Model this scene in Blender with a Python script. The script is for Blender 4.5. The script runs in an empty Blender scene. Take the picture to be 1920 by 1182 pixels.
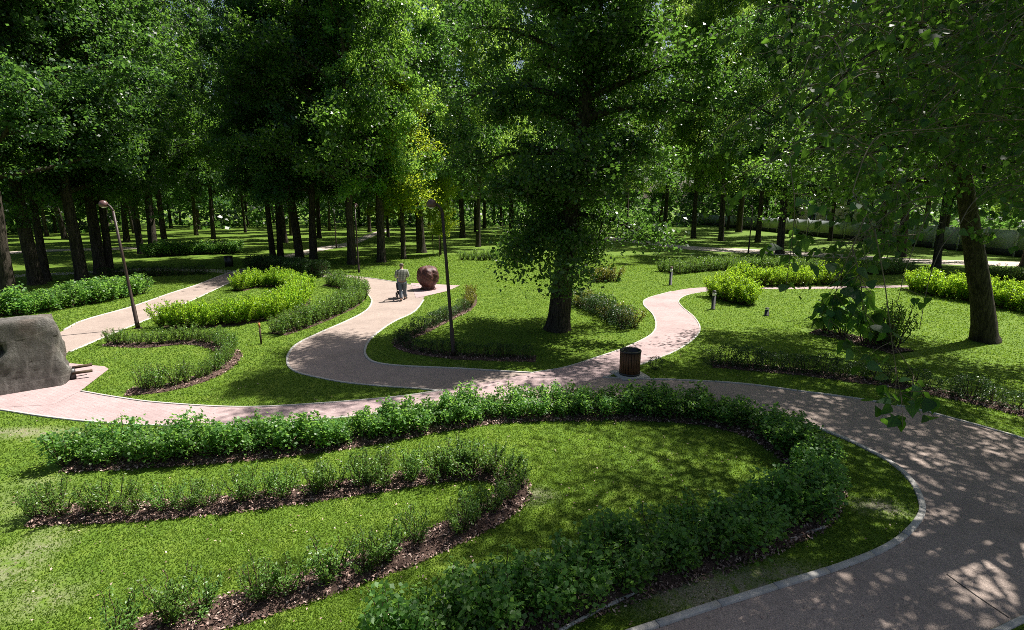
import bpy, math
import numpy as np
from mathutils import Vector, Matrix

R = math.radians
sc = bpy.context.scene
col = sc.collection

# ------------------------------------------------------------------ camera
CAM_H, PITCH, FOC = 4.5, R(12.1), 960.0          # eye height in metres; focal length in px of a 1920 px wide frame
cam = bpy.data.cameras.new('camera')
cam.sensor_fit = 'HORIZONTAL'; cam.sensor_width = 36.0; cam.lens = 36.0 * FOC / 1920.0
cam.clip_start = 0.05; cam.clip_end = 3000.0
cam_o = bpy.data.objects.new('camera', cam); col.objects.link(cam_o)
cam_o.location = (0, 0, CAM_H); cam_o.rotation_euler = (R(90) - PITCH, 0, 0)
sc.camera = cam_o

# ------------------------------------------------------------------ light
SUN_EL, SUN_AZ = R(58), R(57)                    # azimuth clockwise from +Y: behind the park, to the right
to_sun = Vector((math.sin(SUN_AZ) * math.cos(SUN_EL), math.cos(SUN_AZ) * math.cos(SUN_EL), math.sin(SUN_EL)))
world = bpy.data.worlds.new('World'); sc.world = world; world.use_nodes = True
wn = world.node_tree; wn.nodes.clear()
sky = wn.nodes.new('ShaderNodeTexSky'); sky.sky_type = 'NISHITA'; sky.sun_disc = False
sky.sun_elevation = SUN_EL; sky.sun_rotation = SUN_AZ; sky.air_density = 1.0; sky.dust_density = 3.5
bg = wn.nodes.new('ShaderNodeBackground'); bg.inputs['Strength'].default_value = 0.05
wo = wn.nodes.new('ShaderNodeOutputWorld')
wn.links.new(sky.outputs[0], bg.inputs[0]); wn.links.new(bg.outputs[0], wo.inputs[0])
sun = bpy.data.lights.new('sun', 'SUN'); sun.energy = 5.0; sun.angle = R(0.55); sun.color = (1.0, 0.955, 0.88)
sun_o = bpy.data.objects.new('sun', sun); col.objects.link(sun_o)
sun_o.rotation_euler = (-to_sun).to_track_quat('-Z', 'Y').to_euler(); sun_o.location = (30, 20, 40)

sc.view_settings.view_transform = 'Standard'; sc.view_settings.look = 'None'
sc.view_settings.exposure = 1.03; sc.view_settings.gamma = 1.0
sc.render.engine = 'CYCLES'
cy = sc.cycles
cy.max_bounces = 4; cy.diffuse_bounces = 2; cy.glossy_bounces = 1; cy.transmission_bounces = 3; cy.transparent_max_bounces = 4
cy.caustics_reflective = False; cy.caustics_refractive = False
cy.use_denoising = False
cy.filter_width = 0.85
cy.sample_clamp_indirect = 4.0

# ------------------------------------------------------------------ helpers
def ray(px, py):
    cx, cyy = (px - 960.0) / FOC, (591.0 - py) / FOC
    c, s = math.cos(PITCH), math.sin(PITCH)
    return np.array([cx, c + cyy * s, cyy * c - s])

def G(px, py):
    """point of the flat ground seen at a place of the photograph"""
    d = ray(px, py); t = CAM_H / -d[2]
    return np.array([d[0] * t, d[1] * t, 0.0])

def P(px, py, depth):
    """point at a given distance in front of the eye"""
    d = ray(px, py)
    return np.array([0, 0, CAM_H]) + d * depth

def smooth(pts, step=0.15, closed=False):
    """Catmull-Rom through pts, resampled at an even step"""
    p = np.array(pts, float)
    if closed:
        q = np.vstack([p[-1], p, p[0], p[1]])
    else:
        q = np.vstack([2 * p[0] - p[1], p, 2 * p[-1] - p[-2]])
    out = []
    t = np.linspace(0, 1, 24, endpoint=False)[:, None]
    for i in range(1, len(q) - 2):
        a, b, c, d = q[i - 1], q[i], q[i + 1], q[i + 2]
        out.append(0.5 * ((2 * b) + (-a + c) * t + (2 * a - 5 * b + 4 * c - d) * t ** 2 + (-a + 3 * b - 3 * c + d) * t ** 3))
    out = np.vstack(out + [q[-2][None]])
    return resample(out, step)

def resample(p, step=None, n=None):
    seg = np.linalg.norm(np.diff(p, axis=0), axis=1)
    s = np.concatenate([[0], np.cumsum(seg)])
    if n is None:
        n = max(2, int(round(s[-1] / step)) + 1)
    u = np.linspace(0, s[-1], n)
    return np.stack([np.interp(u, s, p[:, k]) for k in range(p.shape[1])], 1)

def Gs(px, step=0.15):
    return smooth([G(*q) for q in px], step)

def new_mesh(name, verts, faces, mats=(), attr=None, fmat=None, smooth_shade=False):
    """verts (N,3); faces: an (M,k) array or a list of such arrays"""
    if not isinstance(faces, list):
        faces = [faces]
    faces = [np.asarray(f, np.int32) for f in faces if len(f)]
    verts = np.asarray(verts, np.float32)
    me = bpy.data.meshes.new(name)
    nl = sum(f.size for f in faces); nf = sum(len(f) for f in faces)
    me.vertices.add(len(verts)); me.loops.add(nl); me.polygons.add(nf)
    me.vertices.foreach_set('co', verts.ravel())
    me.loops.foreach_set('vertex_index', np.concatenate([f.ravel() for f in faces]))
    tot = np.concatenate([np.full(len(f), f.shape[1], np.int32) for f in faces])
    st = np.concatenate([[0], np.cumsum(tot)[:-1]]).astype(np.int32)
    me.polygons.foreach_set('loop_start', st)
    for m in mats:
        me.materials.append(m)
    if fmat is not None:
        me.polygons.foreach_set('material_index', np.asarray(fmat, np.int32))
    if smooth_shade:
        me.polygons.foreach_set('use_smooth', np.ones(nf, bool))
    me.update(calc_edges=True)
    if attr is not None:
        a = me.attributes.new('tint', 'FLOAT', 'POINT'); a.data.foreach_set('value', np.asarray(attr, np.float32))
    return me

def link(name, data, parent=None, loc=None, rz=0.0, kind=None):
    o = bpy.data.objects.new(name, data); col.objects.link(o)
    if parent is not None:
        o.parent = parent
    if loc is not None:
        o.location = [float(v) for v in loc]
    if rz:
        o.rotation_euler = (0, 0, rz)
    if kind:
        o['kind'] = kind
    return o

def tag(o, label, cat, group=None):
    o['label'] = label; o['category'] = cat
    if group:
        o['group'] = group
    return o

def thing(name, label, cat, loc=(0, 0, 0), rz=0.0, group=None):
    return tag(link(name, None, None, loc, rz), label, cat, group)

class MB:
    """collects pieces of one mesh"""
    def __init__(s):
        s.v = []; s.f = {3: [], 4: []}; s.m = {3: [], 4: []}; s.n = 0
    def add(s, v, faces, mi=0):
        v = np.asarray(v, float)
        for f in (faces if isinstance(faces, list) else [faces]):
            f = np.asarray(f, int)
            if len(f):
                s.f[f.shape[1]].append(f + s.n); s.m[f.shape[1]].append(np.full(len(f), mi))
        s.v.append(v); s.n += len(v)
        return s
    def mesh(s, name, mats, smooth_shade=False):
        fs, ms = [], []
        for k in (3, 4):
            if s.f[k]:
                fs.append(np.vstack(s.f[k])); ms.append(np.concatenate(s.m[k]))
        return new_mesh(name, np.vstack(s.v), fs, mats, None, np.concatenate(ms), smooth_shade)
    def box(s, c, size, mi=0, rot=None):
        x = np.array([[i, j, k] for i in (-.5, .5) for j in (-.5, .5) for k in (-.5, .5)]) * np.array(size)
        if rot is not None:
            x = x @ np.array(rot).T
        return s.add(x + np.array(c), np.array([[0, 1, 3, 2], [4, 6, 7, 5], [0, 4, 5, 1], [2, 3, 7, 6], [0, 2, 6, 4], [1, 5, 7, 3]]), mi)
    def tube(s, pts, rad, sides=8, mi=0, cap=True):
        v, f, t = tube(pts, rad, sides, cap)
        return s.add(v, [f, t] if len(t) else f, mi)
    def lathe(s, prof, sides=20, c=(0, 0, 0), mi=0):
        a = np.linspace(0, 2 * np.pi, sides, endpoint=False)
        v = np.vstack([np.stack([np.cos(a) * r, np.sin(a) * r, np.full(sides, z)], 1) for r, z in prof]) + np.array(c)
        f = []
        for i in range(len(prof) - 1):
            j = np.arange(sides); k = (j + 1) % sides
            f.append(np.stack([i * sides + j, i * sides + k, (i + 1) * sides + k, (i + 1) * sides + j], 1))
        return s.add(v, np.vstack(f), mi)

def tube(pts, rad, sides=8, cap=True):
    p = np.asarray(pts, float); n = len(p)
    rad = np.broadcast_to(np.asarray(rad, float), (n,)) if np.ndim(rad) < 2 else rad
    t = np.gradient(p, axis=0); t /= np.linalg.norm(t, axis=1)[:, None] + 1e-9
    ref = np.array([0, 0, 1.0]) if abs(t[:, 2]).mean() < 0.75 else np.array([1.0, 0, 0])
    a = np.cross(t, ref); a /= np.linalg.norm(a, axis=1)[:, None] + 1e-9
    b = np.cross(t, a)
    th = np.linspace(0, 2 * np.pi, sides, endpoint=False)
    v = p[:, None, :] + rad[:, None, None] * (np.cos(th)[None, :, None] * a[:, None, :] + np.sin(th)[None, :, None] * b[:, None, :])
    v = v.reshape(-1, 3)
    i = np.arange(n - 1)[:, None] * sides; j = np.arange(sides)[None]; k = (j + 1) % sides
    f = np.stack([i + j, i + k, i + sides + k, i + sides + j], -1).reshape(-1, 4)
    tri = np.zeros((0, 3), int)
    if cap:
        v = np.vstack([v, p[0], p[-1]])
        j = np.arange(sides); k = (j + 1) % sides
        tri = np.vstack([np.stack([np.full(sides, n * sides), k, j], 1), np.stack([np.full(sides, n * sides + 1), (n - 1) * sides + j, (n - 1) * sides + k], 1)])
    return v, f, tri

def copy_tree(o, parent=None):
    c = o.copy(); col.objects.link(c); c.parent = parent
    for ch in list(o.children):
        copy_tree(ch, c)
    return c

# ------------------------------------------------------------------ materials
def mat(name):
    m = bpy.data.materials.new(name); m.use_nodes = True
    nt = m.node_tree; nt.nodes.clear()
    out = nt.nodes.new('ShaderNodeOutputMaterial')
    return m, nt, out

def N(nt, typ, **kw):
    n = nt.nodes.new(typ)
    for k, v in kw.items():
        if k.startswith('i_'):
            key = k[2:]; key = int(key) if key.isdigit() else key.replace('_', ' ')
            n.inputs[key].default_value = v
        else:
            setattr(n, k, v)
    return n

def L(nt, a, b):
    nt.links.new(a, b)

def ramp(nt, src, stops):
    r = nt.nodes.new('ShaderNodeValToRGB'); e = r.color_ramp.elements
    while len(e) < len(stops):
        e.new(0.5)
    for k, (p, c) in enumerate(stops):
        e[k].position = p; e[k].color = (*c, 1) if len(c) == 3 else c
    L(nt, src, r.inputs[0])
    return r.outputs[0]

def noise(nt, scale, detail=4, rough=0.6, vec=None, dist=0.0):
    n = N(nt, 'ShaderNodeTexNoise', i_Scale=scale, i_Detail=detail, i_Roughness=rough, i_Distortion=dist)
    if vec is not None:
        L(nt, vec, n.inputs['Vector'])
    return n.outputs['Fac']

def mixc(nt, fac, a, b, mode='MIX'):
    m = N(nt, 'ShaderNodeMix', data_type='RGBA', blend_type=mode)
    for sock, v in ((m.inputs[0], fac), (m.inputs[6], a), (m.inputs[7], b)):
        if hasattr(v, 'is_output'):
            L(nt, v, sock)
        else:
            sock.default_value = v if not isinstance(v, tuple) or len(v) == 4 else (*v, 1)
    return m.outputs[2]

def math_(nt, op, a, b=0.0):
    m = N(nt, 'ShaderNodeMath', operation=op)
    for k, v in enumerate((a, b)):
        if hasattr(v, 'is_output'):
            L(nt, v, m.inputs[k])
        else:
            m.inputs[k].default_value = v
    return m.outputs[0]

def leaf_mat(name, dark, light, trans, tfac=0.42, gloss=0.4, spec=0.35, tree_var=0.25, hue=0.06):
    """two-sided leaf: diffuse and glossy skin over a translucent blade; each leaf and each plant has its own tint"""
    m, nt, out = mat(name)
    at = N(nt, 'ShaderNodeAttribute', attribute_name='tint').outputs['Fac']
    oi = N(nt, 'ShaderNodeObjectInfo').outputs['Random']
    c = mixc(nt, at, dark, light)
    hs = N(nt, 'ShaderNodeHueSaturation'); L(nt, c, hs.inputs['Color'])
    L(nt, math_(nt, 'ADD', math_(nt, 'MULTIPLY', oi, hue), 0.5 - hue * 0.46), hs.inputs['Hue'])
    L(nt, math_(nt, 'ADD', math_(nt, 'MULTIPLY', oi, tree_var * 2), 1 - tree_var), hs.inputs['Value'])
    p = N(nt, 'ShaderNodeBsdfPrincipled', i_Roughness=gloss); p.inputs['Specular IOR Level'].default_value = spec
    L(nt, hs.outputs[0], p.inputs['Base Color'])
    t = N(nt, 'ShaderNodeBsdfTranslucent')
    L(nt, mixc(nt, math_(nt, 'MULTIPLY', at, 0.6), trans, tuple(min(1, v * 1.5) for v in trans)), t.inputs['Color'])
    mx = N(nt, 'ShaderNodeMixShader', i_0=tfac)
    L(nt, p.outputs[0], mx.inputs[1]); L(nt, t.outputs[0], mx.inputs[2]); L(nt, mx.outputs[0], out.inputs[0])
    return m

def plain(name, c, rough=0.6, spec=0.4, metal=0.0, var=0.25, scale=12.0, bump=0.0, bscale=60.0):
    m, nt, out = mat(name)
    p = N(nt, 'ShaderNodeBsdfPrincipled', i_Roughness=rough, i_Metallic=metal)
    p.inputs['Specular IOR Level'].default_value = spec
    tc = N(nt, 'ShaderNodeTexCoord').outputs['Object']
    nz = noise(nt, scale, 5, 0.65, tc)
    L(nt, ramp(nt, nz, [(0.25, tuple(v * (1 - var) for v in c)), (0.75, tuple(min(1, v * (1 + var)) for v in c))]), p.inputs['Base Color'])
    if bump:
        b = N(nt, 'ShaderNodeBump', i_Strength=bump, i_Distance=0.02)
        L(nt, noise(nt, bscale, 6, 0.7, tc), b.inputs['Height']); L(nt, b.outputs[0], p.inputs['Normal'])
    L(nt, p.outputs[0], out.inputs[0])
    return m

def bark_mat(name, c1, c2):
    m, nt, out = mat(name)
    tc = N(nt, 'ShaderNodeTexCoord').outputs['Object']
    mp = N(nt, 'ShaderNodeMapping'); mp.inputs['Scale'].default_value = (7, 7, 1.0); L(nt, tc, mp.inputs[0])
    nz = noise(nt, 1.9, 7, 0.72, mp.outputs[0], 1.1)
    n2 = noise(nt, 0.7, 3, 0.5, tc)
    c = ramp(nt, nz, [(0.40, c1), (0.54, c2), (0.72, tuple(v * 1.8 for v in c2))])
    c = mixc(nt, math_(nt, 'MULTIPLY', n2, 0.35), c, (0.03, 0.033, 0.018))
    p = N(nt, 'ShaderNodeBsdfPrincipled', i_Roughness=0.9); p.inputs['Specular IOR Level'].default_value = 0.15
    L(nt, c, p.inputs['Base Color'])
    b = N(nt, 'ShaderNodeBump', i_Strength=1.0, i_Distance=0.12); L(nt, nz, b.inputs['Height']); L(nt, b.outputs[0], p.inputs['Normal'])
    L(nt, p.outputs[0], out.inputs[0])
    return m

M = {}
M['poplar'] = leaf_mat('poplar_leaf', (0.014, 0.040, 0.010), (0.045, 0.105, 0.024), (0.18, 0.36, 0.04), gloss=0.42, spec=0.5, tree_var=0.35)
M['park'] = leaf_mat('park_leaf', (0.013, 0.040, 0.014), (0.042, 0.105, 0.034), (0.14, 0.30, 0.045), gloss=0.42, spec=0.5, tree_var=0.4)
M['light'] = leaf_mat('sunlit_leaf', (0.032, 0.078, 0.018), (0.10, 0.20, 0.05), (0.38, 0.60, 0.08), tfac=0.46, gloss=0.42, spec=0.5, tree_var=0.25)  # leaf colour lightened so these crowns look sunlit
M['twig'] = plain('pale_twig', (0.13, 0.105, 0.075), 0.8, 0.2)
M['deep'] = leaf_mat('deep_poplar_leaf', (0.013, 0.038, 0.010), (0.042, 0.10, 0.024), (0.12, 0.26, 0.03), gloss=0.4, spec=0.5, tree_var=0.1, hue=0.0)
M['young'] = leaf_mat('young_leaf', (0.09, 0.15, 0.012), (0.20, 0.28, 0.025), (0.48, 0.60, 0.04), tfac=0.5, hue=0.01)
M['near_leaf'] = leaf_mat('near_poplar_leaf', (0.014, 0.045, 0.014), (0.04, 0.10, 0.03), (0.13, 0.28, 0.025), gloss=0.5, spec=0.32)
M['broad'] = leaf_mat('broad_shrub_leaf', (0.036, 0.092, 0.022), (0.13, 0.265, 0.06), (0.28, 0.52, 0.08), tfac=0.44, gloss=0.45, spec=0.4, tree_var=0.28, hue=0.018)
M['small'] = leaf_mat('small_shrub_leaf', (0.05, 0.115, 0.024), (0.16, 0.285, 0.06), (0.26, 0.44, 0.05), tfac=0.35, tree_var=0.2, hue=0.018)
M['gold'] = leaf_mat('spiraea_leaf', (0.09, 0.20, 0.012), (0.25, 0.44, 0.03), (0.46, 0.70, 0.04), tfac=0.45, tree_var=0.15, hue=0.018)
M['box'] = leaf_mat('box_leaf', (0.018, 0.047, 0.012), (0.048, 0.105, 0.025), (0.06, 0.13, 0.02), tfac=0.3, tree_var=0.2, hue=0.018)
M['rust'] = leaf_mat('rust_tip_leaf', (0.05, 0.085, 0.018), (0.20, 0.19, 0.03), (0.25, 0.26, 0.03), tfac=0.4, tree_var=0.2, hue=0.018)
M['grass'] = leaf_mat('grass_blade', (0.059, 0.113, 0.018), (0.153, 0.227, 0.036), (0.215, 0.34, 0.030), tfac=0.42, gloss=0.5, spec=0.25, tree_var=0.0, hue=0.0)
M['bark'] = bark_mat('bark', (0.016, 0.013, 0.010), (0.080, 0.065, 0.052))
M['stem'] = plain('shrub_stem', (0.075, 0.052, 0.035), 0.85, 0.15)
M['iron'] = plain('lamp_iron', (0.035, 0.020, 0.016), 0.5, 0.4, var=0.4, scale=6)
M['black'] = plain('black_metal', (0.018, 0.019, 0.020), 0.42, 0.5)
M['white_glass'] = plain('milk_glass', (0.78, 0.78, 0.74), 0.25, 0.5, var=0.03)
M['luminaire'] = plain('luminaire', (0.11, 0.055, 0.052), 0.35, 0.5)
M['wood'] = plain('bin_wood', (0.11, 0.055, 0.022), 0.6, 0.3, var=0.45, scale=9)
M['stake'] = plain('stake_wood', (0.40, 0.17, 0.06), 0.8, 0.2, var=0.3)
M['concrete'] = plain('concrete', (0.42, 0.40, 0.37), 0.9, 0.2, var=0.22, scale=7, bump=0.3)

# lawn: mixed greens, thinner and drier in places, bare where people cut the corner
def lawn_mat():
    m, nt, out = mat('lawn')
    tc = N(nt, 'ShaderNodeTexCoord').outputs['Object']
    big = noise(nt, 0.22, 5, 0.6, tc, 0.4)
    mid = noise(nt, 1.7, 5, 0.65, tc, 0.3)
    fine = noise(nt, 38, 4, 0.75, tc)
    c = ramp(nt, mid, [(0.28, (0.066, 0.128, 0.017)), (0.5, (0.107, 0.183, 0.024)), (0.72, (0.175, 0.235, 0.038))])
    c = mixc(nt, math_(nt, 'MULTIPLY', big, 0.35), c, (0.16, 0.225, 0.026))
    c = mixc(nt, ramp(nt, fine, [(0.30, (0, 0, 0)), (0.75, (1, 1, 1))]), mixc(nt, 1.0, c, (0.72, 0.76, 0.7), 'MULTIPLY'), c)
    soil = ramp(nt, fine, [(0.32, (0.07, 0.07, 0.03)), (0.5, (0.20, 0.19, 0.12)), (0.68, (0.36, 0.33, 0.27))])
    # worn patches: places with a shape of their own
    tot = None
    for (px, py, rx, ry, s) in WORN:
        g = G(px, py)
        mp = N(nt, 'ShaderNodeMapping', vector_type='POINT'); L(nt, tc, mp.inputs[0])
        mp.inputs['Location'].default_value = (-g[0] / rx, -g[1] / ry, 0); mp.inputs['Scale'].default_value = (1 / rx, 1 / ry, 1)
        gr = N(nt, 'ShaderNodeTexGradient', gradient_type='SPHERICAL'); L(nt, mp.outputs[0], gr.inputs[0])
        v = math_(nt, 'MULTIPLY', gr.outputs['Fac'], s)
        tot = v if tot is None else math_(nt, 'MAXIMUM', tot, v)
    w = math_(nt, 'MULTIPLY', tot, ramp(nt, noise(nt, 3.2, 6, 0.75, tc, 0.6), [(0.36, (0, 0, 0)), (0.62, (1, 1, 1))]))
    c = mixc(nt, w, c, soil)
    p = N(nt, 'ShaderNodeBsdfPrincipled', i_Roughness=0.85); p.inputs['Specular IOR Level'].default_value = 0.12
    L(nt, c, p.inputs['Base Color'])
    b = N(nt, 'ShaderNodeBump', i_Strength=0.45, i_Distance=0.03)
    L(nt, math_(nt, 'ADD', fine, noise(nt, 9, 3, 0.6, tc)), b.inputs['Height']); L(nt, b.outputs[0], p.inputs['Normal'])
    L(nt, p.outputs[0], out.inputs[0])
    return m
WORN = [(1330, 1110, 1.6, 0.6, 2.2), (1470, 1075, 0.9, 0.35, 1.6), (1650, 952, 0.6, 0.35, 1.6), (60, 812, 1.6, 0.4, 1.6), (70, 905, 0.7, 0.5, 0.5), (20, 1060, 0.6, 1.3, 1.2), (80, 1120, 0.6, 0.5, 1.0), (10, 950, 1.2, 1.2, 0.45), (860, 690, 0.3, 0.3, 0.8), (1000, 930, 0.5, 0.4, 1.2)]
M['lawn'] = lawn_mat()

def paving_mat(name, c, speck, scale=130, joints=None):
    m, nt, out = mat(name)
    tc = N(nt, 'ShaderNodeTexCoord').outputs['Object']
    grain = noise(nt, scale, 3, 0.8, tc); blot = noise(nt, 0.8, 6, 0.65, tc, 0.5); mid = noise(nt, 6.0, 4, 0.6, tc)
    a = ramp(nt, grain, [(0.30, tuple(v * (1 - speck) for v in c)), (0.5, c), (0.72, tuple(min(1, v * (1 + speck)) for v in c))])
    a = mixc(nt, ramp(nt, blot, [(0.35, (0, 0, 0)), (0.7, (0.6, 0.6, 0.6))]), a, tuple(v * 0.58 for v in c))
    a = mixc(nt, ramp(nt, mid, [(0.4, (0, 0, 0)), (0.8, (0.25, 0.25, 0.25))]), a, tuple(min(1, v * 1.3) for v in c))
    h = grain
    if joints:
        br = N(nt, 'ShaderNodeTexBrick', i_Scale=1.0); br.inputs['Brick Width'].default_value = joints[0]; br.inputs['Row Height'].default_value = joints[1]
        br.inputs['Mortar Size'].default_value = 0.006; br.inputs['Color1'].default_value = (0.8, 0.8, 0.8, 1); br.inputs['Color2'].default_value = (1.1, 1.1, 1.1, 1); br.inputs['Mortar'].default_value = (0.5, 0.5, 0.5, 1)
        mp = N(nt, 'ShaderNodeMapping'); mp.inputs['Rotation'].default_value = (0, 0, 0.5); L(nt, tc, mp.inputs[0]); L(nt, mp.outputs[0], br.inputs[0])
        a = mixc(nt, 0.4, a, br.outputs['Color'], 'MULTIPLY')
    p = N(nt, 'ShaderNodeBsdfPrincipled', i_Roughness=0.88); p.inputs['Specular IOR Level'].default_value = 0.2
    L(nt, a, p.inputs['Base Color'])
    b = N(nt, 'ShaderNodeBump', i_Strength=0.5, i_Distance=0.01); L(nt, h, b.inputs['Height']); L(nt, b.outputs[0], p.inputs['Normal'])
    L(nt, p.outputs[0], out.inputs[0])
    return m
M['gravel'] = paving_mat('resin_gravel', (0.335, 0.268, 0.232), 0.55, 60)
M['pink'] = paving_mat('pink_paving', (0.40, 0.30, 0.295), 0.3, 70, (0.2, 0.1))
M['far_path'] = paving_mat('sandy_path', (0.50, 0.43, 0.37), 0.2, 40)
M['mulch'] = plain('mulch', (0.085, 0.055, 0.045), 0.95, 0.1, var=0.7, scale=28, bump=1.0, bscale=45)
def chip_mat():
    m, nt, out = mat('bark_chip')
    at = N(nt, 'ShaderNodeAttribute', attribute_name='tint').outputs['Fac']
    p = N(nt, 'ShaderNodeBsdfPrincipled', i_Roughness=0.85)
    L(nt, ramp(nt, at, [(0.0, (0.05, 0.03, 0.025)), (0.5, (0.22, 0.13, 0.105)), (1.0, (0.56, 0.42, 0.36))]), p.inputs['Base Color'])
    L(nt, p.outputs[0], out.inputs[0])
    return m
M['chip'] = chip_mat()

# ------------------------------------------------------------------ ground and paths
rng = np.random.default_rng(7)

def ground_sheet():
    xs = np.unique(np.concatenate([np.linspace(-60, 60, 41), [-1500, -600, -250, 250, 600, 1500]]))
    ys = np.unique(np.concatenate([np.linspace(-20, 140, 41), [-600, -150, 300, 700, 2200]]))
    X, Y = np.meshgrid(xs, ys); v = np.stack([X.ravel(), Y.ravel(), np.zeros(X.size)], 1)
    n = len(xs); i, j = np.meshgrid(np.arange(n - 1), np.arange(len(ys) - 1)); a = (j * n + i).ravel()
    return new_mesh('lawn', v, np.stack([a, a + 1, a + n + 1, a + n], 1), [M['lawn']])
lawn_o = link('lawn', ground_sheet(), kind='structure')

MAIN_UP = [(-60, 705), (40, 655), (122, 619), (162, 600), (250, 575), (322, 550), (372, 534), (410, 519), (445, 507), (490, 501), (545, 503), (600, 511), (650, 517), (700, 523), (745, 530), (785, 538), (796, 548), (793, 563), (775, 585), (740, 602), (712, 620), (690, 640), (682, 660), (690, 675), (712, 683), (760, 688), (850, 692), (950, 698), (1000, 701)]
MAIN_LOW = [(20, 715), (130, 660), (196, 632), (264, 604), (322, 580), (382, 553), (433, 529), (470, 513), (520, 510), (570, 514), (610, 520), (650, 530), (680, 545), (697, 560), (695, 575), (680, 588), (650, 603), (600, 625), (560, 645), (543, 665), (543, 685), (560, 698), (600, 708), (650, 717), (720, 724), (780, 728), (830, 733)]
LOOP_TOP = [(1000, 701), (1060, 706), (1130, 709), (1200, 712), (1300, 715), (1400, 722), (1500, 735), (1600, 748), (1700, 765), (1800, 790), (1920, 825), (2080, 880), (2230, 960), (2230, 1050), (2080, 1100), (1920, 1155), (1860, 1182), (1600, 1290), (1300, 1400)]
LOOP_LOW = [(830, 733), (870, 757), (950, 758), (1100, 760), (1300, 766), (1440, 780), (1515, 797), (1560, 812), (1620, 838), (1680, 872), (1715, 905), (1733, 940), (1735, 965), (1720, 990), (1690, 1018), (1640, 1045), (1560, 1075), (1480, 1100), (1400, 1125), (1320, 1150), (1225, 1182), (1080, 1230), (900, 1290)]
PINK_UP = [(150, 735), (220, 747), (300, 757), (450, 765), (600, 758), (750, 745), (830, 733), (920, 716), (1000, 700), (1060, 690), (1130, 668), (1180, 650), (1222, 628), (1231, 610), (1225, 590), (1208, 572), (1215, 560), (1260, 547), (1310, 540), (1400, 539), (1550, 538), (1720, 535)]
PINK_LOW = [(-150, 745), (0, 768), (100, 783), (200, 793), (300, 798), (400, 799), (500, 795), (600, 787), (700, 777), (800, 766), (870, 757), (980, 738), (1080, 720), (1130, 709), (1160, 698), (1210, 680), (1262, 660), (1300, 635), (1311, 616), (1300, 595), (1277, 575), (1272, 563), (1290, 553), (1335, 545), (1400, 543), (1550, 542), (1720, 539)]
PLAZA = [(-320, 655), (-100, 668), (60, 677), (130, 682), (196, 688), (204, 693), (150, 735), (100, 760), (0, 765), (-150, 742), (-350, 725)]
PLAZA2 = [(770, 531), (862, 536), (840, 546), (797, 556), (780, 560)]
FAR_R_UP = [(1130, 444), (1200, 451), (1300, 462), (1420, 468), (1560, 476), (1720, 486), (1940, 492)]
FAR_R_LOW = [(1130, 449), (1200, 457), (1300, 469), (1420, 476), (1560, 484), (1720, 494), (1940, 501)]
FAR_L1_UP = [(-60, 519), (60, 514), (190, 508), (300, 503), (445, 507)]
FAR_L1_LOW = [(-60, 525), (60, 519), (190, 512), (300, 508), (440, 513)]
FAR_L2_UP = [(-60, 476), (100, 468), (260, 463), (420, 452)]
FAR_L2_LOW = [(-60, 481), (100, 472), (260, 467), (420, 455)]
FAR_M_UP = [(480, 487), (530, 480), (595, 464), (650, 455), (690, 440), (720, 430)]
FAR_M_LOW = [(480, 494), (540, 486), (606, 470), (664, 459), (704, 442), (735, 431)]

from mathutils.geometry import tessellate_polygon
PATHS = []
def path_obj(name, edge_a, edge_b, z, m, rough_edges=True, straight=False):
    a = Gs(edge_a, 0.3) if not straight else np.array([G(*p) for p in edge_a])
    b = (Gs(edge_b, 0.3) if not straight else np.array([G(*p) for p in edge_b])) if edge_b else np.zeros((0, 3))
    poly = np.vstack([a, b[::-1]])
    tri = np.array(tessellate_polygon([[Vector((p[0], p[1], 0)) for p in poly]]))
    v = poly.copy(); v[:, 2] = z
    nrm = np.cross(v[tri[:, 1]] - v[tri[:, 0]], v[tri[:, 2]] - v[tri[:, 0]])[:, 2]
    tri[nrm < 0] = tri[nrm < 0][:, ::-1]
    PATHS.append(poly[:, :2])
    return link(name, new_mesh(name, v, tri, [m]), kind='structure')

path_obj('gravel_path', MAIN_UP, MAIN_LOW, 0.004, M['gravel'])
path_obj('gravel_path', LOOP_TOP, LOOP_LOW, 0.006, M['gravel'])
path_obj('pink_path', PINK_UP, PINK_LOW, 0.010, M['pink'])
path_obj('plaza', PLAZA, None, 0.014, M['pink'], straight=True)
path_obj('plaza', PLAZA2, None, 0.014, M['pink'], straight=True)
path_obj('far_path', FAR_R_UP, FAR_R_LOW, 0.008, M['far_path'])
path_obj('far_path', FAR_L1_UP, FAR_L1_LOW, 0.008, M['far_path'])
path_obj('far_path', FAR_L2_UP, FAR_L2_LOW, 0.008, M['far_path'])
path_obj('far_path', FAR_M_UP, FAR_M_LOW, 0.008, M['far_path'])

def offset2(p, d):
    t = np.gradient(p[:, :2], axis=0); t /= np.linalg.norm(t, axis=1)[:, None] + 1e-9
    q = p.copy(); q[:, 0] += -t[:, 1] * d; q[:, 1] += t[:, 0] * d
    return q

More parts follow.
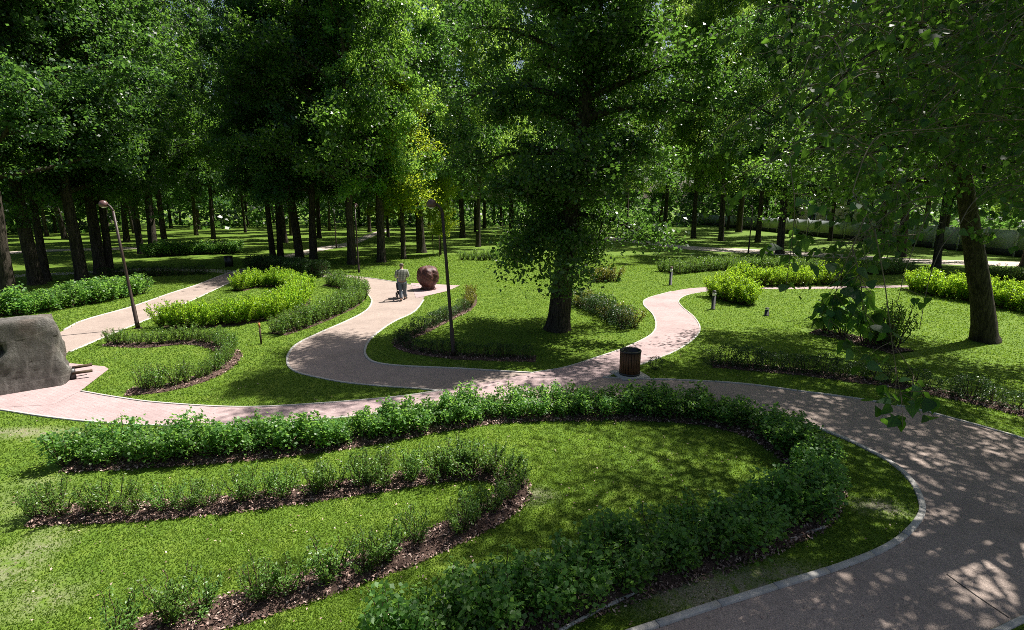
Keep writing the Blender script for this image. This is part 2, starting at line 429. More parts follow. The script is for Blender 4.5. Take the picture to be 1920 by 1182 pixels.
KERBS = []
def kerb(px, side, w=0.07, h=0.028, stone=None, lo=0, hi=None):
    """edging beside a path: concrete stones end to end; side is +1 to the left of the walking direction"""
    p = Gs(px, 0.12)[lo:hi]
    KERBS.append(p[:, :2])
    root = None
    k = max(1, int(round((stone or 1e9) / 0.12)))
    first = True
    for s in range(0, len(p) - 1, k):
        q = p[s:min(s + k + 1, len(p))]
        if len(q) < 2:
            continue
        if stone:
            q = q.copy(); d0 = q[1] - q[0]; d1 = q[-1] - q[-2]
            q[0] += d0 * 0.05; q[-1] -= d1 * 0.05
        inn, outr = offset2(q, 0.0), offset2(q, w * side)
        hh = h + rng.uniform(-0.004, 0.004)
        n = len(q)
        v = np.vstack([inn + [0, 0, -0.05], inn + [0, 0, hh - 0.004], inn * 0.86 + outr * 0.14 + [0, 0, hh], outr * 0.86 + inn * 0.14 + [0, 0, hh], outr + [0, 0, hh - 0.004], outr + [0, 0, -0.05]])
        i = np.arange(n - 1); f = np.vstack([np.stack([r * n + i, r * n + i + 1, (r + 1) * n + i + 1, (r + 1) * n + i], 1) for r in range(5)])
        f = np.vstack([f, [[0, n, 4 * n, 5 * n], [n - 1, 6 * n - 1, 5 * n - 1, 2 * n - 1]], [[n, 2 * n, 3 * n, 4 * n], [2 * n - 1, 5 * n - 1, 4 * n - 1, 3 * n - 1]]])
        if side < 0:
            f = f[:, ::-1]
        me = new_mesh('kerb_stone', v, f[:, ::-1], [M['concrete']])
        if root is None:
            root = link('kerb', me, kind='structure')
        else:
            link('kerb_stone', me, root)
    return root

kerb(MAIN_UP[2:16], 1)
kerb(MAIN_UP[17:], 1)
kerb(MAIN_LOW[1:7], -1)
kerb(MAIN_LOW[9:], -1)
kerb(LOOP_TOP[2:], 1, stone=1.0)
kerb(LOOP_LOW[2:], -1, w=0.085, h=0.035, stone=0.8)
kerb(PINK_UP[:7], 1, w=0.05)
kerb(PINK_UP[8:18], 1, w=0.05)
kerb(PINK_LOW[1:11], -1, w=0.05)
kerb(PINK_LOW[13:24], -1, w=0.05)
# timber-thin edging of the planting bed beside the loop
kerb([(1545, 988), (1480, 1010), (1400, 1035), (1320, 1060), (1240, 1090), (1160, 1125), (1080, 1165), (1000, 1210)], 1, w=0.035, h=0.03, stone=1.0)
# a cut joint across the loop
jp = Gs([(1775, 1078), (1830, 1118), (1892, 1160)], 0.2)
jl = np.vstack([offset2(jp, 0.008), offset2(jp, -0.008)]); jl[:, 2] = 0.0105
i_ = np.arange(len(jp) - 1); nj = len(jp)
link('path_joint_line', new_mesh('path_joint_line', jl, np.stack([i_ + nj, i_ + 1 + nj, i_ + 1, i_], 1), [plain('joint', (0.05, 0.045, 0.04), 0.9, 0.1)]), kind='structure')

def in_poly(pts, poly):
    x, y = pts[:, 0], pts[:, 1]; res = np.zeros(len(pts), bool)
    lo, hi = poly.min(0), poly.max(0)
    idx = np.where((x >= lo[0]) & (x <= hi[0]) & (y >= lo[1]) & (y <= hi[1]))[0]
    if len(idx) == 0:
        return res
    X, Y = x[idx], y[idx]; r = np.zeros(len(idx), bool); j = len(poly) - 1
    for i in range(len(poly)):
        xi, yi, xj, yj = poly[i, 0], poly[i, 1], poly[j, 0], poly[j, 1]
        if yi != yj:
            c = ((yi > Y) != (yj > Y)) & (X < (xj - xi) * (Y - yi) / (yj - yi) + xi)
            r ^= c
        j = i
    res[idx] = r
    return res

# ------------------------------------------------------------------ leaves, shrubs, hedges
def leaf_quads(c, size, g, up=0.5, droop=0.0, width=0.62, axis_up=0.0):
    """folded diamond leaves at centres c; returns verts (4N,3) and quads"""
    n = len(c)
    d = g.normal(size=(n, 3)); d[:, 2] = d[:, 2] * 0.7 - droop + axis_up; d /= np.linalg.norm(d, axis=1)[:, None] + 1e-9
    nn = g.normal(size=(n, 3)); nn[:, 2] += up * 2; nn -= (nn * d).sum(1)[:, None] * d; nn /= np.linalg.norm(nn, axis=1)[:, None] + 1e-9
    w = np.cross(nn, d)
    s = (np.broadcast_to(size, (n,)) * g.uniform(0.7, 1.25, n))[:, None]
    v = np.stack([c - d * s * 0.5, c + w * s * width * 0.5 - d * s * 0.1 + nn * s * 0.10, c + d * s * 0.5 - nn * s * 0.04, c - w * s * width * 0.5 - d * s * 0.1 + nn * s * 0.10], 1).reshape(-1, 3)
    f = np.arange(4 * n).reshape(-1, 4)
    return v, f

def merge_leaf_stem(name, lv, lf, tint, stems, leaf_m, stem_m):
    """stems: list of (verts, quads)"""
    vs, fs, off = [lv], [lf], len(lv)
    for v, f in stems:
        vs.append(v); fs.append(f + off); off += len(v)
    fm = np.concatenate([np.zeros(len(lf)), np.ones(sum(len(f) for v, f in stems))])
    allv = np.vstack(vs)
    t = np.concatenate([np.repeat(tint, 4), np.full(len(allv) - len(lv), 0.5)])
    return new_mesh(name, allv, np.vstack(fs), [leaf_m, stem_m], t, fm)

def shrub_mesh(kind, seed):
    g = np.random.default_rng(seed)
    spec = {  # height, radius, stems, leaves, leaf size, spread along stem, leaf scatter
        'broad': (0.66, 0.30, 11, 620, 0.066, 0.25, 0.055),
        'small': (0.60, 0.28, 18, 1000, 0.038, 0.16, 0.034),
        'gold': (0.72, 0.30, 26, 1300, 0.060, 0.15, 0.032),
        'box': (0.55, 0.27, 10, 900, 0.036, 0.12, 0.060),
        'upright': (0.60, 0.22, 18, 1000, 0.038, 0.12, 0.034),
        'rust': (0.50, 0.26, 16, 760, 0.036, 0.15, 0.040)}[kind]
    H, rad, ns, nl, ls, s0, sig = spec
    stems, pts, tips = [], [], []
    for i in range(ns):
        a = g.uniform(0, 2 * np.pi); out = rad * math.sqrt(g.uniform(0.02, 1)); h = H * g.uniform(0.72, 1.12) * (1 - 0.18 * (out / rad) ** 2)
        b = np.array([math.cos(a), math.sin(a), 0]); t = np.linspace(0, 1, 7)[:, None]
        p = b * (0.03 + out * t ** (0.8 if kind != 'gold' else 1.3)) + np.array([0, 0, 1]) * h * t + g.normal(size=(7, 3)) * 0.012 * (t > 0.1)
        p[0, 2] = -0.02
        stems.append(tube(p, np.linspace(0.009, 0.003, 7), 4, False)[:2])
        k = nl // ns; u = s0 + (1 - s0) * g.uniform(0, 1, k) ** 0.75
        q = np.stack([np.interp(u, t[:, 0], p[:, j]) for j in range(3)], 1)
        sc_ = sig * (1.25 - 0.7 * u[:, None]) * (1.6 if kind in ('broad', 'box') else 1)
        pts.append(q + g.normal(size=q.shape) * sc_ * [1, 1, 0.8]); tips.append(u)
    c = np.vstack(pts); u = np.concatenate(tips); c[:, 2] = np.maximum(c[:, 2], 0.02)
    if kind == 'box':   # clipped: a rounded block of leaves
        q = g.normal(size=(len(c), 3)); q /= np.linalg.norm(q, axis=1)[:, None]; q = np.sign(q) * np.abs(q) ** 0.7 * (g.uniform(0.55, 1, len(c)) ** 0.5)[:, None]
        c = q * [rad, rad, H * 0.5] + [0, 0, H * 0.52]
        u = np.clip(c[:, 2] / H, 0, 1)
    kw = dict(up=0.6, droop=0.0, width=0.62)
    if kind == 'broad': kw = dict(up=0.75, droop=0.1, width=0.78)
    if kind == 'gold': kw = dict(up=0.1, axis_up=1.1, width=0.36)
    if kind in ('small', 'upright'): kw = dict(up=0.3, axis_up=0.45, width=0.5)
    v, f = leaf_quads(c, ls, g, **kw)
    tint = np.clip(g.uniform(0, 1, len(c)) * 0.75 + (0.45 if kind in ('gold', 'rust') else 0.2) * (u - 0.4), 0, 1)  # lighter towards the tips; gold has its sunlit top and shaded base tinted in
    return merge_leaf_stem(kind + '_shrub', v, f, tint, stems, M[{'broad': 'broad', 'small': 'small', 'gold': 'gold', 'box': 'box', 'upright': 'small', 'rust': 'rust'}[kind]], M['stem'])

SHRUB = {k: [shrub_mesh(k, 100 * i + j) for j in range(5)] for i, k in enumerate(('broad', 'small', 'gold', 'box', 'upright', 'rust'))}
BEDS = []

def bed(px, w, name='mulch_bed', off=0.0):
    p = offset2(Gs(px, 0.15), off); n = len(p)
    rows = []
    for k, (s, z) in enumerate(((-1, -0.01), (-0.75, 0.035), (0, 0.055), (0.75, 0.035), (1, -0.01))):
        q = offset2(p, s * w * 0.5 * 1.0)
        jit = np.convolve(rng.normal(size=n + 4), np.ones(5) / 5, 'valid') * 0.06 if abs(s) == 1 else np.zeros(n)
        q = offset2(q, 0) if abs(s) != 1 else q + (q - p) * (jit / (w * 0.5))[:, None]
        q[:, 2] = z + (rng.uniform(-0.012, 0.012, n) if abs(s) < 1 else 0)
        rows.append(q)
    v = np.vstack(rows); i = np.arange(n - 1)
    f = np.vstack([np.stack([r * n + i, r * n + i + 1, (r + 1) * n + i + 1, (r + 1) * n + i], 1) for r in range(4)])
    nz = np.cross(v[f[0, 1]] - v[f[0, 0]], v[f[0, 3]] - v[f[0, 0]])[2]
    if nz < 0:
        f = f[:, ::-1]
    BEDS.append((p[:, :2], w * 0.5))
    return link(name, new_mesh(name, v, f, [M['mulch']], smooth_shade=True), kind='structure'), p

def hedge_spots(px, width, spacing, g, jitter=0.25):
    p = Gs(px, 0.05); L_ = (len(p) - 1) * 0.05
    rows = max(1, int(round(width / 0.42)))
    out = []
    for r in range(rows):
        off = (r - (rows - 1) / 2) * (width / rows)
        s = spacing * (0.5 if r % 2 else 0.1)
        q = offset2(p, off)
        while s < L_:
            i = min(len(q) - 1, int(s / 0.05)); out.append((q[i, 0] + g.normal() * jitter * 0.12, q[i, 1] + g.normal() * jitter * 0.12, s / L_))
            s += spacing * g.uniform(0.85, 1.15)
    return out

def hedge(name, label, cat, kind, px, width, height, spacing, group=None, seed=0, part='shrub', kinds=None, taper=None):
    g = np.random.default_rng(seed + 999)
    spots = hedge_spots(px, width, spacing, g)
    c = np.mean([s[:2] for s in spots], 0)
    root = thing(name, label, cat, (c[0], c[1], 0), 0, group)
    base = {'broad': 0.66, 'small': 0.60, 'gold': 0.72, 'box': 0.55, 'upright': 0.60, 'rust': 0.50}
    for (x, y, s) in spots:
        k = kind if kinds is None else kinds(s, g)
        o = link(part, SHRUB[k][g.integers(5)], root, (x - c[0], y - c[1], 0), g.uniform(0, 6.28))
        h = height / base[k] * g.uniform(0.74, 1.2)
        o.scale = (h * g.uniform(0.9, 1.15), h * g.uniform(0.9, 1.15), h)
    return root

# the big loop of broad-leaved shrubs in front
BIG = [(140, 866), (300, 858), (520, 842), (700, 818), (900, 784), (1080, 776), (1270, 780), (1400, 803), (1490, 850), (1530, 905), (1500, 960), (1400, 1008), (1250, 1055), (1080, 1110), (900, 1175), (700, 1260)]
bed(BIG, 0.80)
hedge('serpentine_hedge', 'long curving hedge of glossy broad-leaved shrubs looping round the front lawn', 'hedge', 'broad', BIG, 0.66, 0.60, 0.34, seed=1)

# sparse young shrubs in the hairpin mulch bed: each stands alone
HAIR = [(75, 968), (200, 962), (330, 955), (500, 938), (680, 912), (850, 888), (930, 890), (965, 915), (940, 952), (860, 995), (740, 1045), (600, 1095), (450, 1140), (300, 1180), (150, 1240)]
_, hp = bed(HAIR, 0.54)
gq = np.random.default_rng(5); ORD = {'far': 0, 'bend': 0, 'near': 0}
def nth(n):
    return str(n) + ({1: 'st', 2: 'nd', 3: 'rd'}.get(n % 10, 'th') if n not in (11, 12, 13) else 'th')
s = 0.1; hl = (len(hp) - 1) * 0.15
while s < hl:
    i = min(len(hp) - 2, int(s / 0.15)); near = s / hl
    t_ = hp[i + 1] - hp[i]; nrm = np.array([-t_[1], t_[0], 0]) / (np.linalg.norm(t_) + 1e-9)
    for r in ((-0.12, 0.12) if 0.34 < near < 0.52 else (0.0,)):
        pos = hp[i] + nrm * (r + gq.normal() * 0.05)
        arm = 'far' if near < 0.38 else ('bend' if near < 0.56 else 'near'); ORD[arm] += 1
        lab = {'far': 'sparse young shrub, %s from left end of the hairpin mulch bed far arm', 'bend': 'young shrub, %s along the rounded bend of the hairpin mulch bed', 'near': 'sparse young shrub, %s past the bend on the hairpin bed near arm'}[arm] % nth(ORD[arm])
        o = tag(link('young_shrub', SHRUB['small'][gq.integers(5)], None, (pos[0], pos[1], 0.0), gq.uniform(0, 6.28)),
                lab, 'shrub', 'young shrubs in the hairpin mulch bed')
        h = gq.uniform(0.68, 0.98) * (1.12 if near > 0.35 else 1.0)
        o.scale = (h * gq.uniform(1.0, 1.4), h * gq.uniform(1.0, 1.4), h)
    s += gq.uniform(0.28, 0.42) if near < 0.68 else gq.uniform(0.34, 0.56)

ML1 = [(205, 645), (280, 648), (355, 642), (410, 650), (432, 672), (395, 703), (320, 727), (240, 736)]
bed(ML1, 0.60)
hedge('hairpin_hedge', 'low grey-green hairpin hedge on the lawn beside the stone block', 'hedge', 'upright', ML1, 0.50, 0.58, 0.30, seed=2)
ML2 = [(312, 612), (380, 612), (450, 606), (520, 593), (562, 572), (560, 548), (520, 537), (470, 540), (445, 546)]
bed(ML2, 0.85)
hedge('golden_hedge', 'bright yellow-green feathery hedge curling in a hairpin beside the gravel path', 'hedge', 'gold', ML2, 0.95, 0.95, 0.36, seed=3)
ML3 = [(520, 628), (570, 612), (620, 592), (660, 572), (672, 556), (650, 541), (615, 534)]
bed(ML3, 0.75)
hedge('upright_hedge', 'curved grey-green shrub row between golden hedge and bend of the path', 'hedge', 'upright', ML3, 0.85, 0.78, 0.36, seed=4)
hedge('clipped_hedge', 'dense dark clipped hedge with rounded end in front of the far path', 'hedge', 'box', [(488, 505), (530, 513), (570, 519), (592, 522)], 1.5, 0.95, 0.42, seed=5)
hedge('broadleaf_hedge', 'broad-leaved hedge behind the stone block, running under the left-hand trunks', 'hedge', 'broad', [(-60, 598), (30, 590), (100, 580), (180, 566), (258, 550)], 1.2, 0.95, 0.45, seed=6)
hedge('far_hedge', 'distant hedge under the wide dark trunk, its right end sunlit', 'hedge', 'broad', [(280, 482), (340, 478), (400, 476), (455, 474)], 1.6, 1.15, 0.6, seed=7)
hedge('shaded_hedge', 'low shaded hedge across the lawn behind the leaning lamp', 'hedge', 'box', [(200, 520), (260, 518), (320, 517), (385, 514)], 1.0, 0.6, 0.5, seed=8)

MR1 = [(882, 553), (880, 575), (845, 595), (790, 622), (755, 640), (770, 656), (850, 668), (930, 672), (1005, 674)]
bed(MR1, 0.60)
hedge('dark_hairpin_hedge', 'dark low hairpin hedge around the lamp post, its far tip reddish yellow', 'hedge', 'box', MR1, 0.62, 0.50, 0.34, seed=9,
      kinds=lambda s, g: 'rust' if s < 0.25 else 'box')
hedge('tree_side_hedge', 'dark hedge with yellow tips curving beside the big poplar trunk', 'hedge', 'box', [(1085, 572), (1120, 586), (1150, 600), (1172, 612), (1182, 618)], 0.9, 0.72, 0.36, seed=10,
      kinds=lambda s, g: 'rust' if g.uniform() < 0.35 else 'box')
hedge('golden_clump', 'round yellow-green clump beside the bollard at the end of the pink path', 'shrub', 'gold', [(1350, 556), (1378, 566), (1415, 573)], 1.2, 1.15, 0.40, seed=11)
hedge('golden_row', 'yellow-green feathery row behind the round golden clump', 'hedge', 'gold', [(1370, 533), (1440, 536), (1520, 534), (1600, 531)], 1.0, 1.1, 0.42, seed=12)
hedge('golden_border', 'yellow-green feathery border behind the leaning right-hand trunk', 'hedge', 'gold', [(1718, 543), (1760, 556), (1820, 564), (1880, 577), (1960, 592)], 1.0, 1.15, 0.42, seed=13)
hedge('grey_hedge', 'grey-green loose hedge between the far right path and the golden row', 'hedge', 'upright', [(1255, 512), (1320, 506), (1400, 504), (1480, 508), (1580, 512), (1700, 512)], 2.0, 0.85, 0.5, seed=14)
hedge('far_right_hedge', 'pale leafy hedge below the white fence behind the leaning trunk', 'hedge', 'upright', [(1830, 522), (1880, 526), (1980, 534)], 1.4, 0.9, 0.5, seed=15)
MR5 = [(1335, 684), (1450, 694), (1560, 706), (1650, 718), (1760, 738), (1860, 760), (1960, 785)]
bed(MR5, 0.62)
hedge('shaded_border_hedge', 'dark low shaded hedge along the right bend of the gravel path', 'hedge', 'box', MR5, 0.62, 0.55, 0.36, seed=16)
bed([(1528, 622), (1580, 632), (1640, 648), (1695, 662)], 1.0)
hedge('round_shrub', 'rounded leafy shrub at the end of a short mulch bed, right side of the lawn', 'shrub', 'upright', [(1632, 646), (1665, 652), (1684, 655)], 0.9, 1.25, 0.36, seed=17)
hedge('leggy_shrub', 'leggy broad-leaved shrub on thin stems beside the rounded shrub', 'shrub', 'broad', [(1540, 624), (1572, 629), (1606, 636)], 0.5, 1.25, 0.55, seed=18)
hedge('low_shrub', 'small dark shrub on the grass beside the litter bin', 'shrub', 'box', [(1228, 694), (1248, 695)], 0.4, 0.36, 0.3, seed=19)
hedge('pale_shrub', 'low pale grey-green shrub on the sunny lawn left of the big poplar', 'shrub', 'upright', [(868, 487), (900, 488), (930, 488)], 1.0, 0.85, 0.5, seed=20)
hedge('rusty_shrub', 'pale yellowish shrub on the lawn just right of the big poplar', 'shrub', 'rust', [(1112, 528), (1150, 526)], 1.0, 0.85, 0.45, seed=21)

# bark chips on the mulch near the eye
def chips():
    pts = []
    for p, hw in BEDS:
        for a, b in zip(p[:-1], p[1:]):
            d = np.hypot(*((a + b) / 2))
            if d > 22:
                continue
            area = np.hypot(*(b - a)) * hw * 2
            n = rng.poisson(area * min(1500, 110000 / d ** 2))
            t = rng.uniform(size=(n, 1)); q = a + (b - a) * t
            nn = np.array([-(b - a)[1], (b - a)[0]]) / (np.hypot(*(b - a)) + 1e-9)
            o = rng.uniform(-1.1, 1.1, (n, 1)) * hw
            z = 0.058 * (1 - np.abs(o) / hw * 0.75) + rng.uniform(0, 0.02, (n, 1))
            pts.append(np.hstack([q + nn * o, np.maximum(z, 0.012), np.full((n, 1), d)]))
    p = np.vstack(pts)
    v, f = leaf_quads(p[:, :3], 0.045 * (0.8 + p[:, 3] / 20), rng, up=1.2, width=0.5)
    link('bark_chips', new_mesh('bark_chips', v, f, [M['chip']], np.repeat(rng.uniform(0, 1, len(p)) ** 1.6, 4)), kind='stuff')
chips()

def grass():
    n = 900000
    D = np.exp(rng.uniform(np.log(3.6), np.log(48), n)); th = rng.uniform(R(-54), R(54), n)
    pt = np.stack([D * np.sin(th), D * np.cos(th)], 1)
    keep = np.ones(n, bool)
    for poly in PATHS[:5]:
        keep &= ~in_poly(pt, poly)
    for p, hw in BEDS:
        lo, hi = p.min(0) - hw, p.max(0) + hw
        idx = np.where(keep & (pt[:, 0] > lo[0]) & (pt[:, 0] < hi[0]) & (pt[:, 1] > lo[1]) & (pt[:, 1] < hi[1]))[0]
        m = np.full(len(idx), 1e9)
        for q in p[::2]:
            m = np.minimum(m, (pt[idx, 0] - q[0]) ** 2 + (pt[idx, 1] - q[1]) ** 2)
        keep[idx[m < (hw * 0.92) ** 2]] = False
    for (px, py, rx, ry, s_) in WORN:
        g = G(px, py); rr = np.hypot((pt[:, 0] - g[0]) / rx, (pt[:, 1] - g[1]) / ry)
        keep &= ~(rng.uniform(size=n) < np.clip((1 - rr) * s_ * 0.75, 0, 0.9))
    pt, D = pt[keep], D[keep]; n = len(pt)
    x, y = pt[:, 0], pt[:, 1]
    pat = (np.sin(x * 1.3 + np.sin(y * 0.9) * 2) + np.sin(y * 1.7 + np.sin(x * 1.1 + 2) * 2) + np.sin(x * 0.47 - y * 0.61 + 1.0) * 1.3 + np.sin(x * 3.3 + y * 2.6 + np.sin(x * 2.1) * 2) * 0.6) / 3.9
    h = (0.020 + 0.0006 * D) * rng.uniform(0.55, 1.35, n) * (1 + 0.25 * pat); w = (0.0030 + 0.0008 * D) * rng.uniform(0.7, 1.3, n)
    a = rng.uniform(0, 2 * np.pi, n); lean = rng.normal(size=(n, 2)) * 0.35 * h[:, None]
    side = np.stack([np.cos(a), np.sin(a)], 1) * w[:, None]
    v = np.zeros((n, 3, 3)); v[:, 0, :2] = pt - side; v[:, 1, :2] = pt + side; v[:, 2, :2] = pt + lean; v[:, 2, 2] = h
    v[:, :2, 2] = 0.001
    tint = np.clip(0.5 + 0.5 * pat + rng.normal(size=n) * 0.07, 0, 1)
    o = link('grass', new_mesh('grass', v.reshape(-1, 3), np.arange(3 * n).reshape(-1, 3), [M['grass']], np.repeat(tint, 3)), kind='stuff')
    o['label'] = 'short mown green grass of the lawns'; o['category'] = 'grass'
grass()

def litter():
    # dry leaves and bits blown over the near lawns and paths
    g = np.random.default_rng(91); n = 1500
    D = np.exp(g.uniform(np.log(4.2), np.log(18), n)); th = g.uniform(R(-48), R(48), n)
    c = np.stack([D * np.sin(th), D * np.cos(th), np.full(n, 0.03)], 1)
    onp = np.zeros(n, bool)
    for poly in PATHS[:5]:
        onp |= in_poly(c[:, :2], poly)
    c[onp, 2] = 0.02
    keep = ~onp | (g.uniform(size=n) < 0.35); c = c[keep]
    v, f = leaf_quads(c, 0.035, g, up=1.5, width=0.6)
    v[:, 2] = np.maximum(v[:, 2], 0.016)
    link('leaf_litter', new_mesh('leaf_litter', v, f, [M['chip']], np.repeat(g.uniform(0.3, 1, len(c)), 4)), kind='stuff')
litter()

# ------------------------------------------------------------------ trees
def tree_meshes(seed, H, r0, cb, prof, nprim, nleaf, leaf, leaf_m, lean=(0, 0), sides=10, sig=0.42, up_lo=15, up_hi=60, shoots=0, wob=0.12, droop=0.15, low=0.42, inner=True):
    g = np.random.default_rng(seed)
    mb = MB()
    nz = 16; z = np.linspace(-0.12, H * 0.97, nz); t = np.clip(z / H, 0, 1)
    path = np.stack([lean[0] * t ** 1.1 + np.cumsum(g.normal(size=nz)) * wob * t, lean[1] * t + np.cumsum(g.normal(size=nz)) * wob * t, z], 1)
    rad = r0 * (1 - 0.86 * t ** 0.85) * (1 + 0.55 * np.exp(-np.maximum(z, 0) / 0.35))
    zz = np.array([-0.12, 0.0, 0.12, 0.3, 0.6, 1.1]); 
    fine = np.concatenate([zz, z[z > 1.4]])
    path = np.stack([np.interp(fine, z, path[:, 0]), np.interp(fine, z, path[:, 1]), fine], 1)
    rad = np.interp(fine, z, r0 * (1 - 0.86 * t ** 0.85)) * (1 + 0.26 * np.exp(-np.maximum(fine, 0) / 0.25))
    v, f, tri = tube(path, rad, sides, True)
    ring = len(path) * sides                      # fluted, uneven stem
    ang = np.tile(np.arange(sides), len(path)) * 2 * np.pi / sides
    cen = np.repeat(path, sides, 0); fl = 1 + 0.10 * np.sin(ang * 3 + seed) * np.repeat(np.exp(-np.maximum(fine, 0) / 1.2), sides) + g.normal(size=ring) * 0.025
    v[:ring] = cen + (v[:ring] - cen) * fl[:, None]
    mb.add(v, [f, tri])
    def stem_at(h):
        return np.array([np.interp(h, fine, path[:, 0]), np.interp(h, fine, path[:, 1]), h]), np.interp(h, fine, rad)
    cl, cw = [], []
    ga = g.uniform(0, 6.28)
    for i in range(nprim):
        tt = (i + g.uniform(0.1, 0.9)) / nprim
        h = cb + (H * 0.95 - cb) * tt ** 1.05
        ga += 2.4 + g.normal() * 0.35
        Ln = prof(tt) * g.uniform(0.72, 1.15)
        el = R(up_lo + (up_hi - up_lo) * tt + g.normal() * 8)
        b, br = stem_at(h)
        d = np.array([math.cos(ga) * math.cos(el), math.sin(ga) * math.cos(el), math.sin(el)])
        s = np.linspace(0, 1, 7)[:, None]
        p = b + d * Ln * s + np.array([0, 0, 1]) * Ln * (0.16 * s ** 2 - droop * s ** 3) + np.cumsum(g.normal(size=(7, 3)), 0) * 0.03 * Ln * s
        r = max(0.025, min(br * 0.6, 0.03 + 0.027 * Ln)); mb.tube(p, np.linspace(r, 0.012, 7), 6, cap=False)
        for q in (0.16, 0.30, 0.45, 0.62, 0.8, 1.0) if inner else (0.5, 0.65, 0.8, 1.0):
            cl.append(p[0] + 0 * d + np.array([np.interp(q, s[:, 0], p[:, k]) for k in range(3)]) - p[0]); cw.append(0.8 + 0.5 * q)
        for j in range(int(3 + Ln * 0.9)):
            q = g.uniform(0.25, 0.97); st = np.array([np.interp(q, s[:, 0], p[:, k]) for k in range(3)])
            dd = d + g.normal(size=3) * 0.75; dd[2] += 0.1; dd /= np.linalg.norm(dd); l2 = Ln * g.uniform(0.22, 0.48)
            u = np.linspace(0, 1, 4)[:, None]; p2 = st + dd * l2 * u + np.array([0, 0, -1]) * l2 * 0.22 * u ** 2
            mb.tube(p2, np.linspace(max(0.016, r * 0.55 * (1 - q)), 0.006, 4), 4, cap=False)
            for q2 in (0.45, 0.75, 1.0):
                cl.append(np.array([np.interp(q2, u[:, 0], p2[:, k]) for k in range(3)])); cw.append(0.9)
    for i in range(shoots):                       # leafy shoots straight out of the stem
        h = cb * 0.55 + g.uniform(0, 1) * H * 0.6; b, br = stem_at(h); a = g.uniform(0, 6.28)
        p = b + np.array([math.cos(a), math.sin(a), 0.25]) * np.linspace(0, 1, 4)[:, None] * g.uniform(0.6, 1.5)
        mb.tube(p, np.linspace(0.015, 0.005, 4), 4, cap=False)
        cl += [p[2], p[3]]; cw += [0.55, 0.55]
    cl = np.array(cl); cw = np.array(cw) * g.uniform(0.4, 1.6, len(cl)); cw /= cw.sum()
    cnt = np.maximum(1, (cw * nleaf).astype(int)); idx = np.repeat(np.arange(len(cl)), cnt)
    c = cl[idx] + g.normal(size=(len(idx), 3)) * sig * np.array([1, 1, 0.58]) * g.uniform(0.6, 1.3, len(cl))[idx][:, None]
    ctint = g.uniform(0, 1, len(cl))[idx]
    ok_ = c[:, 2] > cb * low; c = c[ok_]; ctint = ctint[ok_]
    lsz = leaf * g.uniform(0.65, 1.35, len(cl))[idx][ok_]
    lv, lf = leaf_quads(c, lsz, g, up=0.55, droop=0.3, width=0.72)
    crown = new_mesh('crown', lv, lf, [leaf_m], np.repeat(np.clip(g.uniform(0, 1, len(c)) * 0.5 + ctint * 0.5, 0, 1), 4))
    return mb.mesh('trunk', [M['bark']], True), crown

def put_tree(name, label, meshes, loc, rz=0.0, scale=1.0, group=None, sz=None):
    r = thing(name, label, 'tree', (loc[0], loc[1], 0), rz, group)
    r.scale = (scale, scale, sz or scale)
    link('trunk', meshes[0], r); link('crown', meshes[1], r)
    return r

ell = lambda rmax, lo=0.55, pk=0.35: (lambda t: rmax * (lo + (1 - lo) * math.sin(min(1, t / pk) * math.pi / 2)) * (1 if t < pk else math.sqrt(max(0.03, 1 - ((t - pk) / (1.02 - pk)) ** 2))))
# the big poplar in the middle
POP = tree_meshes(11, 16.5, 0.42, 3.2, ell(3.7, 0.66, 0.5), 50, 110000, 0.13, M['deep'], lean=(1.7, 0.4), sides=16, sig=0.34, up_lo=-14, up_hi=55, shoots=70, wob=0.03, droop=0.3, low=0.5)
TA = tree_meshes(21, 19.0, 0.34, 4.4, ell(6.2, 0.75), 27, 60000, 0.185, M['park'], lean=(0.3, 0.5), up_lo=0, sig=0.34, low=0.82)
TB = tree_meshes(22, 21.0, 0.38, 5.2, ell(5.6, 0.7), 28, 56000, 0.185, M['park'], lean=(-0.9, 0.2), up_lo=8, sig=0.33, low=0.82)
TC = tree_meshes(23, 17.0, 0.30, 4.0, ell(6.6, 0.75), 26, 60000, 0.185, M['poplar'], lean=(0.8, -0.6), up_lo=4, sig=0.36, low=0.82)
TY = tree_meshes(24, 11.0, 0.16, 2.6, ell(2.6, 0.7), 30, 20000, 0.15, M['young'], sig=0.34, up_lo=10)
TR = tree_meshes(25, 14.0, 0.35, 5.2, ell(5.6, 0.75), 44, 60000, 0.13, M['poplar'], lean=(-5.6, -0.6), sides=14, up_lo=4, sig=0.33, low=0.75, wob=0.05, droop=0.3)
lc = TC[1].copy(); lc.materials[0] = M['light']; TD = (TC[0], lc)  # same crown again, sunlight put into its leaf colour
lb = TB[1].copy(); lb.materials[0] = M['light']; TE = (TB[0], lb)
FA = tree_meshes(31, 20.0, 0.30, 3.6, ell(5.0, 0.8), 32, 22000, 0.30, M['park'], up_lo=0, sides=8, sig=0.42, low=0.85)
FB = tree_meshes(32, 22.0, 0.34, 4.2, ell(4.6, 0.75), 32, 22000, 0.30, M['park'], lean=(0.8, 0), up_lo=5, sides=8, sig=0.42, low=0.85)

